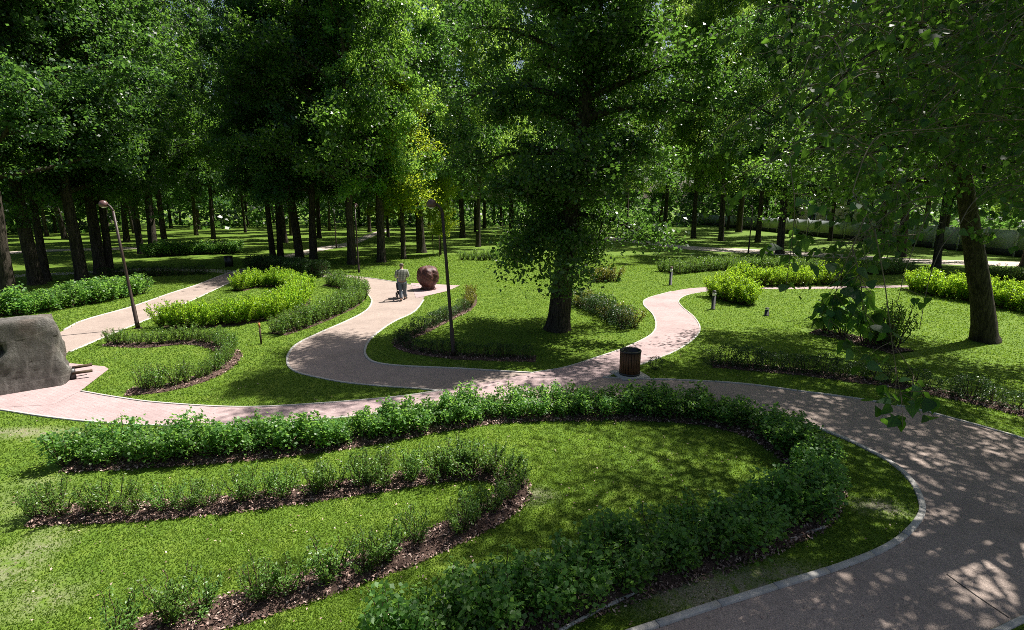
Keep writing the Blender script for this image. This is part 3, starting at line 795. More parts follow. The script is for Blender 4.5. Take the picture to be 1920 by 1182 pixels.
put_tree('poplar_tree', 'tall leafy poplar in the middle, foliage wrapping its thick furrowed trunk', POP, G(1046, 619), 0.0)
put_tree('leaning_tree', 'dark leaning tree at the right edge with a bare curved lower trunk', TR, G(1848, 640), 0.0)
LEFT = [  # base in the photograph, mesh, turn, size, what sets it apart
    (18, 552, TA, 0.3, 0.95, 'dark tree at the left edge behind the broad-leaved hedge'),
    (68, 534, TB, 1.9, 0.95, 'dark forked-looking tree second from the left edge, behind the hedge'),
    (88, 528, TC, 3.0, 0.80, 'slimmer tree pressed close behind the second trunk from the left edge'),
    (155, 525, TA, 4.1, 1.0, 'straight dark tree just left of the leaning lamp'),
    (190, 514, TB, 5.0, 0.95, 'left one of the twin trunks behind the leaning lamp'),
    (207, 512, TC, 0.9, 0.85, 'right one of the twin trunks behind the leaning lamp'),
    (288, 474, TC, 2.2, 1.35, 'very thick dark trunk right of the leaning lamp, above the distant hedge'),
    (265, 476, TA, 3.6, 0.9, 'thin trunk close beside the very thick dark trunk'),
    (512, 486, TA, 1.2, 0.75, 'slim left trunk of the pair behind the clipped hedge'),
    (527, 485, TB, 2.6, 0.70, 'slim right trunk of the pair behind the clipped hedge'),
    (563, 487, TB, 0.2, 0.95, 'dark trunk rising behind the middle of the clipped hedge'),
    (588, 490, TA, 5.6, 0.95, 'dark slanting trunk above the right end of the clipped hedge'),
    (660, 496, TC, 0.0, 1.15, 'thick double-looking trunk behind the thin brown lamp post'),
    (716, 492, TE, 4.4, 0.95, 'dark trunk behind and left of the walking person'),
    (790, 474, TA, 2.9, 1.30, 'thick short-looking trunk on the far lawn behind the carved sculpture'),
    (896, 463, TD, 1.4, 0.9, 'tree on the far lawn seen just left of the big poplar'),
    (1352, 452, TD, 3.9, 1.2, 'wide trunk near the far end of the white fence'),
    (1462, 476, TA, 0.8, 1.05, 'dark trunk standing on the far right path edge'),
    (1690, 482, TB, 5.3, 0.95, 'trunk in front of the white fence, left of the slender one'),
    (1755, 502, TC, 2.4, 0.90, 'slender dark trunk between the fence and the golden border'),
    (1245, 440, TD, 5.9, 1.1, 'leafy tree standing behind the far right path, next to the big poplar'),
    (1300, 447, TD, 2.7, 1.15, 'bright leafy tree left of the wide trunk near the fence'),
    (1175, 436, TD, 4.0, 1.1, 'tall tree whose crown shows directly right of the big poplar'),
    (1420, 455, TD, 5.1, 1.1, 'leafy tree between the wide trunk and the path-edge trunk'),
    (1650, 470, TD, 3.3, 1.1, 'leafy tree in front of the fence, behind the grey-green loose hedge'),
    (1080, 437, TA, 2.0, 1.1, 'tall tree hidden behind the trunk of the big poplar'),
    (960, 440, TE, 0.5, 1.15, 'tall tree showing left of the big poplar crown'),
    (868, 446, TD, 4.9, 1.35, 'tall tree closing the gap left of the big poplar, behind the far lawn'),
    (1385, 436, TE, 1.1, 1.3, 'tall tree rising behind the wide trunk near the fence'),
    (1920, 500, TD, 1.0, 0.9, 'leafy tree at the right edge in front of the fence'),
]
for (px, py, me, rz, s_, lab) in LEFT:
    need = (6.0 + 0.36 * G(px, py)[1]) / {id(TA): 19.0, id(TB): 21.0, id(TC): 17.0, id(TD): 17.0, id(TE): 21.0}[id(me)]
    put_tree('park_tree', lab, me, G(px, py), rz, s_, sz=min(2.0, max(s_ * 1.12, need)))
put_tree('young_tree', 'young yellow-green tree glowing in the sun left of the big poplar', TY, G(757, 486), 0.4, 1.35)
put_tree('young_tree', 'slender light green young tree behind the carved sculpture', TY, G(826, 478), 2.4, 0.62)

# the wood behind: individual trees out to the edge of the park
gf = np.random.default_rng(77)
taken = [G(q[0], q[1])[:2] for q in LEFT] + [G(757, 486)[:2], G(826, 478)[:2]]
far_polys = PATHS[5:]
def far_tree(x, y, group, label, meshes):
    o = put_tree('wood_tree', label, meshes, (x, y), 0.0, gf.uniform(0.72, 1.05), group, sz=gf.uniform(1.2, 1.55))
    o.rotation_euler = (gf.normal() * 0.035, gf.normal() * 0.035, gf.uniform(0, 6.28))
    taken.append(np.array([x, y]))
n_far = 0
for _ in range(6000):
    if n_far >= 125:
        break
    y = gf.uniform(42, 135); x = gf.uniform(-1.05, 1.05) * (y * 0.98 + 3)
    if x > 41 and y > 35:
        continue
    sp = 6.0 + 0.035 * y
    lawn_open = (y < 62 and -20 < x < 30) or (y < 50) or (x > 8 and y < 95 and x < 40)
    if lawn_open and not (x < -32):
        continue
    if min(np.hypot(x - q[0], y - q[1]) for q in taken) < sp:
        continue
    if any(in_poly(np.array([[x, y]]), pl)[0] for pl in far_polys):
        continue
    side = 'left' if x < -30 else ('right' if x > 15 else 'mid')
    lab, grp = {'left': ('dark slim-trunked tree in the wood behind the left-hand trees', 'wood trees on the left'),
                'mid': ('tall tree in the wood closing off the far lawn', 'wood trees behind the far lawn'),
                'right': ('tree of the far wood between the big poplar and the white fence', 'wood trees toward the fence')}[side]
    far_tree(x, y, grp, lab, (FA, FB, TA if y < 60 else FA, TB if y < 60 else FB)[gf.integers(4)])
    n_far += 1
for k in range(26):                                # trees standing behind the white fence
    y = 38 + k * 4.3 + gf.uniform(-1, 1); x = 50 + gf.uniform(0, 9)
    if 0.52 < x / (y * 0.98 + 1) < 0.68:
        continue
    far_tree(x, y, 'trees beyond the fence', 'tree growing beyond the white fence', (TC, FA, FB)[gf.integers(3)] if y < 60 else (FA, FB)[gf.integers(2)])
# the far edge of the wood, one mass of leaves
def far_wood():
    g = np.random.default_rng(3); n = 70000
    a = g.uniform(R(-62), R(62), n); d = g.uniform(140, 175, n)
    cl = g.integers(0, 900, n); ca = g.uniform(R(-62), R(62), 900); cd = g.uniform(112, 165, 900); cz = np.where(g.uniform(size=900) < 0.5, g.uniform(0.6, 7, 900), g.uniform(5, 32, 900)) 
    c = np.stack([np.sin(ca[cl]) * cd[cl], np.cos(ca[cl]) * cd[cl], cz[cl]], 1) + g.normal(size=(n, 3)) * [2.4, 2.4, 1.5]
    c[:, 2] = np.maximum(c[:, 2], 0.3)
    v, f = leaf_quads(c, 0.95, g, up=0.5, width=0.8)
    link('far_wood', new_mesh('far_wood', v, f, [M['park']], np.repeat(g.uniform(0, 1, n), 4)), kind='stuff')
far_wood()

# ------------------------------------------------------------------ the overhanging poplar by the eye: its trunk stands to the right of the view
def deltoid():
    """poplar leaf, 1 long along +Y from its stalk, blade folded a little along the midrib"""
    o = [(0, 0.0), (0.30, 0.06), (0.42, 0.22), (0.34, 0.46), (0.16, 0.76), (0, 1.0)]
    v = [(0, -0.35, 0.02)] + [(0, y, 0.0) for x, y in o] + [(x, y, 0.10 * x - 0.03 * y) for x, y in o[1:-1]] + [(-x, y, 0.10 * x - 0.03 * y) for x, y in o[1:-1]]
    v += [(0.012, -0.35, 0.02)]
    f4 = []; f3 = []
    mid = [1, 2, 3, 4, 5, 6]; rt = [1, 7, 8, 9, 10, 6]; lt = [1, 11, 12, 13, 14, 6]
    for k in range(5):
        for s, q in ((1, rt), (-1, lt)):
            quad = [mid[k], q[k], q[k + 1], mid[k + 1]]
            u = [quad[0]] + [w for a, w in zip(quad, quad[1:]) if w not in quad[:quad.index(w)]]
            u = list(dict.fromkeys(u))
            if s < 0: u = u[::-1]
            (f4 if len(u) == 4 else f3).append(u)
    f3.append([0, 15, 1])
    return np.array(v, float), np.array(f4), np.array(f3)
dv, d4, d3 = deltoid()
LEAFM = [new_mesh('leaf', dv * [1, 1, 1] + np.stack([0 * dv[:, 0], 0 * dv[:, 0], -b * dv[:, 1] ** 2], 1), [d3, d4], [M['near_leaf']], np.full(len(dv), t), smooth_shade=True)
         for b, t in ((0.05, 0.1), (0.25, 0.4), (0.1, 0.65), (0.35, 0.95), (0.18, 0.3))]

OX, OY = 12.4, 8.2
NEAR = tree_meshes(41, 14.5, 0.36, 5.4, ell(6.0, 0.85, 0.3), 42, 33000, 0.125, M['near_leaf'], lean=(-3.0, 1.4), up_lo=4, sig=0.36, droop=0.2, low=0.78)
put_tree('shade_tree', 'leafy tree out of view at the far right, added to shade the path', TR, (17.5, 9.5), 1.2, 1.0, sz=1.55)  # unseen tree added to throw shade on the near right path
near = put_tree('overhanging_tree', 'large-leaved poplar whose twigs hang into the upper right of the view', NEAR, (OX, OY), 0.0)

gn = np.random.default_rng(12)
def near_branch(pts, r, leaves, size=0.10, spread=0.16, lo=0.1):
    """one twig of the overhanging tree with its single leaves; pts are (px, py, distance)"""
    p = smooth([P(*q) for q in pts], 0.12) - np.array([OX, OY, 0])
    mb = MB(); n = len(p); mb.tube(p, np.linspace(r, max(0.0025, r * 0.25), n), 6)
    # side shoots
    tips = []
    for k in range(max(2, leaves // 5)):
        i = int(gn.uniform(lo, 1) * (n - 1)); d = gn.normal(size=3) * 0.7; d[2] -= 0.35; d /= np.linalg.norm(d); ln = gn.uniform(0.12, 0.38)
        q = p[i] + d * ln * np.linspace(0, 1, 4)[:, None] + np.array([0, 0, -1]) * ln * 0.3 * np.linspace(0, 1, 4)[:, None] ** 2
        mb.tube(q, np.linspace(0.004, 0.002, 4), 4); tips.append(q)
    b = link('branch', mb.mesh('branch', [M['bark'] if r > 0.03 else M['twig']], True), near)
    for k in range(leaves):
        if tips and gn.uniform() < 0.75:
            q = tips[k % len(tips)]; c = q[0] + (q[-1] - q[0]) * gn.uniform(0.3, 1.05)
        else:
            c = p[int(gn.uniform(lo, 1) * (n - 1))]
        o = link('leaf', LEAFM[gn.integers(5)], b)
        d = gn.normal(size=3) * 0.75 + np.array([0, 0, -0.95]); d = Vector(d).normalized()
        nn = Vector(gn.normal(size=3)) + Vector((0, -0.2, 0.6)); x = d.cross(nn).normalized(); zz_ = x.cross(d).normalized()
        s_ = size * gn.uniform(0.7, 1.25)
        mw = Matrix((x, d, zz_)).transposed().to_4x4()
        o.matrix_local = Matrix.Translation(Vector(c + np.array(d) * s_ * 0.35)) @ mw @ Matrix.Scale(s_, 4)
near_branch([(2150, -60, 10.2), (1960, -30, 9.2), (1792, 15, 8.6), (1745, 34, 8.2), (1697, 64, 7.9), (1650, 91, 7.6), (1616, 112, 7.4), (1541, 176, 7.1), (1500, 210, 6.9)], 0.05, 16, 0.12, lo=0.35)
near_branch([(2200, 150, 9.0), (1920, 108, 7.6), (1870, 98, 7.2), (1829, 118, 6.8), (1778, 115, 6.5), (1700, 140, 6.2)], 0.022, 12, 0.12, lo=0.2)
near_branch([(1860, 100, 7.1), (1840, 115, 6.9), (1805, 145, 6.6), (1778, 176, 6.3), (1735, 215, 6.0), (1700, 232, 5.8)], 0.014, 10, 0.12)
near_branch([(2150, 230, 8.0), (1900, 225, 6.6), (1780, 240, 5.9), (1663, 250, 5.3), (1629, 277, 5.1), (1609, 328, 4.95), (1599, 365, 4.9), (1623, 396, 4.8), (1640, 440, 4.8)], 0.016, 34, 0.09, lo=0.2)
near_branch([(1650, 255, 5.3), (1626, 275, 5.2), (1589, 252, 5.2), (1525, 254, 5.2), (1470, 284, 5.2), (1440, 311, 5.2), (1415, 345, 5.2)], 0.007, 24, 0.09)
near_branch([(1629, 290, 5.1), (1677, 338, 5.2), (1720, 390, 5.3), (1760, 420, 5.4)], 0.006, 20, 0.09)
near_branch([(2150, 300, 7.6), (1950, 310, 6.6), (1839, 367, 5.8), (1795, 428, 5.5), (1765, 465, 5.4), (1741, 529, 5.3), (1724, 618, 5.25)], 0.012, 14, 0.09, lo=0.15)
near_branch([(1740, 400, 5.4), (1715, 460, 5.35), (1697, 509, 5.3), (1684, 563, 5.3)], 0.005, 8, 0.09)
near_branch([(1625, 400, 4.9), (1600, 460, 4.85), (1575, 520, 4.85), (1560, 580, 4.85), (1550, 625, 4.85)], 0.006, 52, 0.125, lo=0.3)
near_branch([(1600, 470, 4.85), (1612, 520, 4.8), (1618, 570, 4.8), (1622, 610, 4.8)], 0.005, 40, 0.125, lo=0.2)
near_branch([(1480, 300, 5.2), (1490, 380, 5.1), (1485, 450, 5.1), (1476, 520, 5.1), (1472, 550, 5.1)], 0.005, 28, 0.115, lo=0.3)
near_branch([(1640, 430, 4.8), (1660, 540, 4.75), (1672, 640, 4.7), (1685, 720, 4.65), (1695, 762, 4.6)], 0.006, 36, 0.115, lo=0.6)
near_branch([(1672, 640, 4.7), (1705, 690, 4.7), (1730, 740, 4.7), (1742, 775, 4.7)], 0.004, 12, 0.11, lo=0.4)
near_branch([(2100, 420, 7.0), (1960, 400, 6.3), (1880, 380, 6.0), (1830, 330, 5.9), (1780, 300, 5.8)], 0.01, 8, 0.12, lo=0.2)

def leaf_mass():
    # all the remaining leaves of the overhanging twigs: too many to pick apart
    g = np.random.default_rng(55); mb = MB(); V, F3, F4, T = [], [], [], []; n = 0
    for k in range(190):
        px = 1400 + 620 * g.uniform() ** 0.8; py = -60 + 500 * g.uniform() ** 1.15
        if px > 1730 and py > 340: continue
        if 1490 < px < 1590 and 270 < py < 410: continue
        if px < 1560 and py > 250 + 0.6 * (px - 1400): continue
        if px < 1480 and g.uniform() < 0.45: continue
        z = g.uniform(5.4, 9.0); c = P(px, py, z) - np.array([OX, OY, 0])
        d = np.array([-0.8, -0.25, 0.1]) + g.normal(size=3) * 0.4; d /= np.linalg.norm(d); ln = g.uniform(0.7, 1.3)
        t = np.linspace(-0.6, 0.6, 6)[:, None]; tw = c + d * ln * t + np.array([0, 0, -1]) * 0.35 * (t + 0.6) ** 2
        mb.tube(tw, np.linspace(0.009, 0.003, 6), 5, cap=False)
        m = g.integers(24, 46); subs = []
        for q in range(7):
            e = g.normal(size=3) * 0.8 + [0, 0, -0.3]; e /= np.linalg.norm(e); u_ = np.linspace(0, 1, 4)[:, None]
            sb = tw[g.integers(1, 6)] + e * g.uniform(0.2, 0.45) * u_ + np.array([0, 0, -0.12]) * u_ ** 2; subs.append(sb); mb.tube(sb, np.linspace(0.004, 0.002, 4), 4, cap=False)
        for q in range(m):
            b = subs[q % 7]; b = b[0] + (b[-1] - b[0]) * g.uniform(0.25, 1.0) + g.normal(size=3) * 0.012
            dd = Vector(g.normal(size=3) * 0.8 + np.array([0, 0, -0.8])).normalized(); nn = Vector(g.normal(size=3)) + Vector((0, 0, 0.7))
            x = dd.cross(nn).normalized(); zz_ = x.cross(dd); s_ = 0.10 * g.uniform(0.6, 1.3); b = b + np.array(dd) * s_ * 0.35
            V.append(dv @ (np.array([x, dd, zz_]) * s_) + b); F3.append(d3 + n); F4.append(d4 + n); n += len(dv); T.append(np.full(len(dv), g.uniform()))
    o = link('leaf_mass', new_mesh('leaf_mass', np.vstack(V), [np.vstack(F3), np.vstack(F4)], [M['near_leaf']], np.concatenate(T), smooth_shade=True), near, kind='stuff')
    link('twigs', mb.mesh('twigs', [M['twig']], True), near, kind='stuff')
leaf_mass()

# ------------------------------------------------------------------ things on the lawns
def lamp(base, label, lean=(0.0, 0.0), h=4.5, turn=math.pi, kind='arm', group='park lamp posts'):
    r = thing('lamp_post', label, 'lamp post', base, turn, group)
    r.rotation_euler = (0, 0, 0)
    ln = np.array([lean[0], lean[1], 0])
    zs = np.array([0, 0.25, 0.26, 0.9, 0.92, 2.5, h - 0.25])
    rd = np.array([0.075, 0.075, 0.068, 0.066, 0.052, 0.048, 0.043])
    mb = MB(); mb.tube(np.array([ln * (z / h) + [0, 0, z] for z in zs]), rd, 12)
    link('pole', mb.mesh('pole', [M['iron']], True), r)
    mb = MB(); mb.lathe([(0.0, 0.03), (0.13, 0.03), (0.13, 0.008), (0.14, 0.0), (0.14, -0.02)], 16); link('base_plate', mb.mesh('base_plate', [M['iron']]), r)
    top = ln * ((h - 0.25) / h) + [0, 0, h - 0.25]; dx = np.array([math.cos(turn), math.sin(turn), 0])
    t = np.linspace(0, 1, 8)[:, None]
    mb = MB(); mb.tube(top + [0, 0, -0.02] + dx * 0.32 * t ** 1.6 + np.array([0, 0, 1]) * 0.30 * np.sin(t * math.pi / 2 * 0.95), np.linspace(0.042, 0.03, 8), 10)
    link('neck', mb.mesh('neck', [M['iron']], True), r)
    hc = top + dx * (0.40 if kind == 'arm' else 0.30) + [0, 0, 0.27 if kind == 'arm' else 0.22]
    if kind == 'arm':       # flat oval luminaire, its cover pale
        prof = [(0.0, 0.075), (0.10, 0.07), (0.17, 0.045), (0.20, 0.0), (0.18, -0.03), (0.0, -0.04)]
    else:                   # round hooded luminaire
        prof = [(0.0, 0.19), (0.09, 0.175), (0.16, 0.11), (0.185, 0.02), (0.18, -0.06), (0.12, -0.10), (0.0, -0.11)]
    mb = MB(); mb.lathe(prof, 18); me = mb.mesh('luminaire', [M['luminaire']], True)
    o = link('luminaire', me, r, hc); o.scale = (1.05, 0.8, 0.8) if kind == 'arm' else (0.78, 0.78, 0.8); o.rotation_euler = (0, R(16) if kind == 'arm' else 0, turn)
    mb = MB(); mb.lathe([(0.0, -0.045), (0.13, -0.043), (0.15, -0.033), (0.0, -0.03)] if kind == 'arm' else [(0.0, -0.15), (0.07, -0.14), (0.11, -0.105), (0.0, -0.10)], 16)
    lens = link('lens', mb.mesh('lens', [M['white_glass']], True), o)
    return r
lamp(G(259, 616), 'leaning dark lamp post between the pink path edge and the hairpin hedge', lean=(-0.25, 0.0), h=4.55, kind='round')
lamp(G(851, 670), 'black lamp post with round head standing in the dark hairpin hedge', lean=(-0.24, 0.0), h=4.55, kind='round')
lamp(G(673, 511), 'thin brown lamp post in front of the thick double-looking trunk', h=4.5, turn=R(90), kind='round')
lamp(G(1403, 476), 'distant thin lamp post on the edge of the far right path', h=4.4, turn=R(90), kind='round')
lamp(G(631, 466), 'very distant thin lamp post beside the far middle path', h=4.4, turn=R(90), kind='round')
lamp(G(404, 458), 'very distant thin lamp post on the far lawn above the distant hedge', h=4.0, turn=R(90), kind='round')

def bollard(base, label, h):
    r = thing('bollard_light', label, 'bollard', base, 0, 'low garden bollard lights')
    mb = MB(); mb.lathe([(0.0, 0.0), (0.11, 0.0), (0.11, 0.02), (0.085, 0.025), (0.085, h * 0.72), (0.0, h * 0.72)], 16); link('post', mb.mesh('post', [M['black']], True), r)
    mb = MB(); mb.lathe([(0.06, h * 0.72), (0.078, h * 0.73), (0.078, h * 0.90), (0.0, h * 0.90)], 16); link('lens', mb.mesh('lens', [M['white_glass']], True), r)
    mb = MB(); mb.lathe([(0.0, h * 0.895), (0.09, h * 0.90), (0.09, h * 0.93), (0.06, h * 0.985), (0.0, h)], 16); link('cap', mb.mesh('cap', [M['luminaire'] if h > 0.9 else M['black']], True), r)
bollard(G(1257, 535), 'dark bollard light with white band on the lawn behind the pink path', 1.08)
bollard(G(1337, 580), 'dark bollard light beside the round golden clump', 0.84)
bollard(G(1437, 592), 'very short dark bollard on the lawn right of the round golden clump', 0.34)

def litter_bin(base):
    r = thing('litter_bin', 'round litter bin of dark wooden slats on a pale pad beside the path', 'litter bin', base, 0.3)
    mb = MB(); mb.box((0, 0, 0.02), (0.78, 0.78, 0.05)); link('pad', mb.mesh('pad', [M['concrete']]), r)
    mb = MB(); mb.lathe([(0.0, 0.05), (0.235, 0.05), (0.235, 0.70), (0.225, 0.70), (0.225, 0.30), (0.0, 0.30)], 24); link('liner', mb.mesh('liner', [M['black']], True), r)
    mb = MB(); mb.lathe([(0.24, 0.665), (0.285, 0.665), (0.29, 0.70), (0.285, 0.715), (0.235, 0.715), (0.235, 0.66)], 28); link('rim', mb.mesh('rim', [M['black']], True), r)
    mb = MB(); mb.lathe([(0.24, 0.10), (0.28, 0.10), (0.28, 0.05), (0.24, 0.05)], 28); link('base_ring', mb.mesh('base_ring', [M['black']], True), r)
    mb = MB(); mb.box((0, 0, 0.36), (0.022, 0.058, 0.60)); sl = mb.mesh('slat', [M['wood']])
    for k in range(24):
        a = k * 2 * math.pi / 24; link('slat', sl, r, (math.cos(a) * 0.262, math.sin(a) * 0.262, 0.0), a)
litter_bin(G(1180, 704))
fb = thing('litter_bin', 'small distant litter bin where the left path meets the far path', 'litter bin', G(430, 500))
mb = MB(); mb.lathe([(0.0, 0.0), (0.28, 0.0), (0.30, 0.75), (0.25, 0.75), (0.24, 0.4), (0.0, 0.4)], 14); link('barrel', mb.mesh('barrel', [M['black']], True), fb)
mb = MB(); mb.lathe([(0.26, 0.752), (0.315, 0.752), (0.315, 0.80), (0.26, 0.80), (0.26, 0.752)], 14); link('rim', mb.mesh('rim', [M['iron']], True), fb)

st = thing('marker_stake', 'thin wooden stake with orange tip on the lawn beside the grey-green shrub row', 'stake', G(490, 646), 0.4)
mb = MB(); mb.box((0, 0, 0.26), (0.055, 0.055, 0.62)); link('post', mb.mesh('post', [M['stem']]), st)
mb = MB(); mb.box((0, 0, 0.64), (0.058, 0.058, 0.14)); mb.lathe([(0.04, 0.71), (0.0, 0.745)], 4); link('tip', mb.mesh('tip', [M['stake']]), st)

# two slim staked saplings on the far lawn
for k, (px, py) in enumerate(((812, 480), (824, 482))):
    sp = thing('sapling_stake', ('left' if k == 0 else 'right') + ' one of two thin wooden sapling stakes on the far lawn', 'stake', G(px, py))
    mb = MB(); mb.tube([(0, 0, -0.05), (0.02, 0, 1.0), (0.0, 0.01, 1.9)], [0.04, 0.036, 0.034], 6); link('post', mb.mesh('post', [M['stem']]), sp)
    mb = MB(); mb.lathe([(0.05, 1.42), (0.052, 1.46), (0.05, 1.50)], 8); link('tie', mb.mesh('tie', [M['black']]), sp)

# ---- stone block
def stone_mat():
    m, nt, out = mat('granite')
    tc = N(nt, 'ShaderNodeTexCoord').outputs['Object']
    ms = N(nt, 'ShaderNodeMapping'); ms.inputs['Scale'].default_value = (2.4, 2.4, 0.8); L(nt, tc, ms.inputs[0])
    a = noise(nt, 1.6, 9, 0.74, ms.outputs[0], 0.5); b_ = noise(nt, 24, 7, 0.8, tc); big = noise(nt, 0.6, 3, 0.5, tc)
    c = ramp(nt, a, [(0.3, (0.045, 0.043, 0.040)), (0.5, (0.125, 0.118, 0.108)), (0.7, (0.30, 0.285, 0.265))])
    c = mixc(nt, ramp(nt, b_, [(0.35, (0.55, 0.55, 0.55)), (0.6, (0, 0, 0))]), c, (0.10, 0.09, 0.075))
    c = mixc(nt, ramp(nt, big, [(0.5, (0, 0, 0)), (0.75, (0.6, 0.6, 0.6))]), c, (0.20, 0.12, 0.08))
    # pale mineral veins
    mp = N(nt, 'ShaderNodeMapping'); mp.inputs['Rotation'].default_value = (0.2, 0.5, 0.3); mp.inputs['Scale'].default_value = (0.6, 0.6, 1.5); L(nt, tc, mp.inputs[0])
    vo = N(nt, 'ShaderNodeTexVoronoi', feature='DISTANCE_TO_EDGE', i_Scale=0.9); L(nt, mp.outputs[0], vo.inputs['Vector'])
    c = mixc(nt, ramp(nt, vo.outputs['Distance'], [(0.0, (0.22, 0.22, 0.22)), (0.03, (0, 0, 0))]), c, (0.4, 0.37, 0.33))
    p = N(nt, 'ShaderNodeBsdfPrincipled', i_Roughness=0.85); p.inputs['Specular IOR Level'].default_value = 0.25
    L(nt, c, p.inputs['Base Color'])
    bm = N(nt, 'ShaderNodeBump', i_Strength=1.0, i_Distance=0.05); L(nt, math_(nt, 'ADD', math_(nt, 'MULTIPLY', a, 0.6), math_(nt, 'MULTIPLY', b_, 0.8)), bm.inputs['Height']); L(nt, bm.outputs[0], p.inputs['Normal'])
    L(nt, p.outputs[0], out.inputs[0])
    return m
M['granite'] = stone_mat()

def stone_block():
    """tapered rough block, its right end broken; origin at the foot of the front right corner"""
    g = np.random.default_rng(4)
    c0 = G(131, 722)
    W, Dp, H = 3.2, 1.15, 1.74
    nx, ny, nzz = 44, 18, 24
    def surf(u, v_, w):          # u 0..1 along -x from the right end, v depth, w height
        x = -u * W; y = v_ * Dp; z = w * H
        x -= 0.10 * w ** 1.3 * (1 - u); y += 0.10 * w * (1 - v_) - 0.22 * w * v_
        return np.array([x, y, z])
    vid = {}; V = []; F = []
    def vert(i, j, k):
        key = (i, j, k)
        if key not in vid:
            p = surf(i / nx, j / ny, k / nzz)
            n = math.floor(math.sin(p[0] * 3.1 + p[2] * 2.3) * math.sin(p[2] * 4.1 - p[1] * 2 + 1) * 2.5) * 0.012 + g.normal() * 0.007
            ex = min(i, 3, nx - i) / 3; ey = min(j, 3, ny - j) / 3; ez = min(nzz - k, 3) / 3
            cnr = sorted([ex, ey, ez])
            q = p.copy(); ctr = np.array([-W / 2, Dp / 2, H / 2])
            round_ = (1 - cnr[1]) ** 6 * 0.03 * g.uniform(0.0, 2.0)
            d = (q - ctr) / (np.linalg.norm(q - ctr) + 1e-9); q = q - d * round_ + d * n
            if i == 0:            # broken, stepped end
                q[0] += math.floor(math.sin(p[2] * 5 + p[1] * 3) * 2) * 0.025 + (0.05 if k < 6 else 0)
            if k == 0: q[2] = -0.02
            vid[key] = len(V); V.append(q)
        return vid[key]
    for i in range(nx):
        for k in range(nzz):
            F.append([vert(i, 0, k), vert(i, 0, k + 1), vert(i + 1, 0, k + 1), vert(i + 1, 0, k)])
            F.append([vert(i, ny, k), vert(i + 1, ny, k), vert(i + 1, ny, k + 1), vert(i, ny, k + 1)])
        for j in range(ny):
            F.append([vert(i, j, nzz), vert(i, j + 1, nzz), vert(i + 1, j + 1, nzz), vert(i + 1, j, nzz)])
    for j in range(ny):
        for k in range(nzz):
            F.append([vert(0, j, k), vert(0, j + 1, k), vert(0, j + 1, k + 1), vert(0, j, k + 1)])
            F.append([vert(nx, j, k), vert(nx, j, k + 1), vert(nx, j + 1, k + 1), vert(nx, j + 1, k)])
    V = np.array(V)
    for n_, pt in (((0.75, -0.45, 0.48), (-0.12, 0.10, 1.64)), ((0.9, 0.1, 0.42), (-0.06, 0.55, 1.62)), ((0.15, -0.85, 0.5), (-0.9, 0.06, 1.735)), ((0.8, -0.6, -0.1), (-0.05, 0.03, 0.8)), ((0.55, 0.8, 0.2), (-0.1, 1.0, 0.9)), ((0.93, -0.2, -0.3), (0.0, 0.3, 0.15))):
        n_ = np.array(n_) / np.linalg.norm(n_); e = (V - np.array(pt)) @ n_          # broken facets
        V -= np.maximum(0, e)[:, None] * n_
    V[:, 2] = np.maximum(V[:, 2], -0.02)
    # bored hole: push the front face in round its centre
    hc = np.array([-1.22, 0.12, 1.08]); dd = np.hypot((V[:, 0] - hc[0]) / 1.0, (V[:, 2] - hc[2]) / 1.15)
    front = V[:, 1] < 0.35
    V[front & (dd < 0.155), 1] += 0.30
    r = thing('stone_block', 'massive rough grey stone block standing on the pink plaza at the left edge', 'stone', (c0[0], c0[1], 0.012), R(38))
    me = new_mesh('block', V, np.array(F)[:, ::-1], [M['granite']])
    link('block', me, r)
    mb = MB(); mb.box((0.05, 0.50, 0.14), (0.14, 0.18, 0.28)); link('bracket', mb.mesh('bracket', [M['black']]), r)
    for k, (y0, dy, z0) in enumerate(((0.40, 0.02, 0.17), (0.60, 0.10, 0.26))):
        mb = MB(); a = R(6 if k else -4)
        mb.box((0.26, y0 + dy, z0), (0.42, 0.08, 0.06), rot=[[math.cos(a), -math.sin(a), 0], [math.sin(a), math.cos(a), 0], [0, 0, 1]])
        link('bar', mb.mesh('bar', [M['stem']]), r)
stone_block()

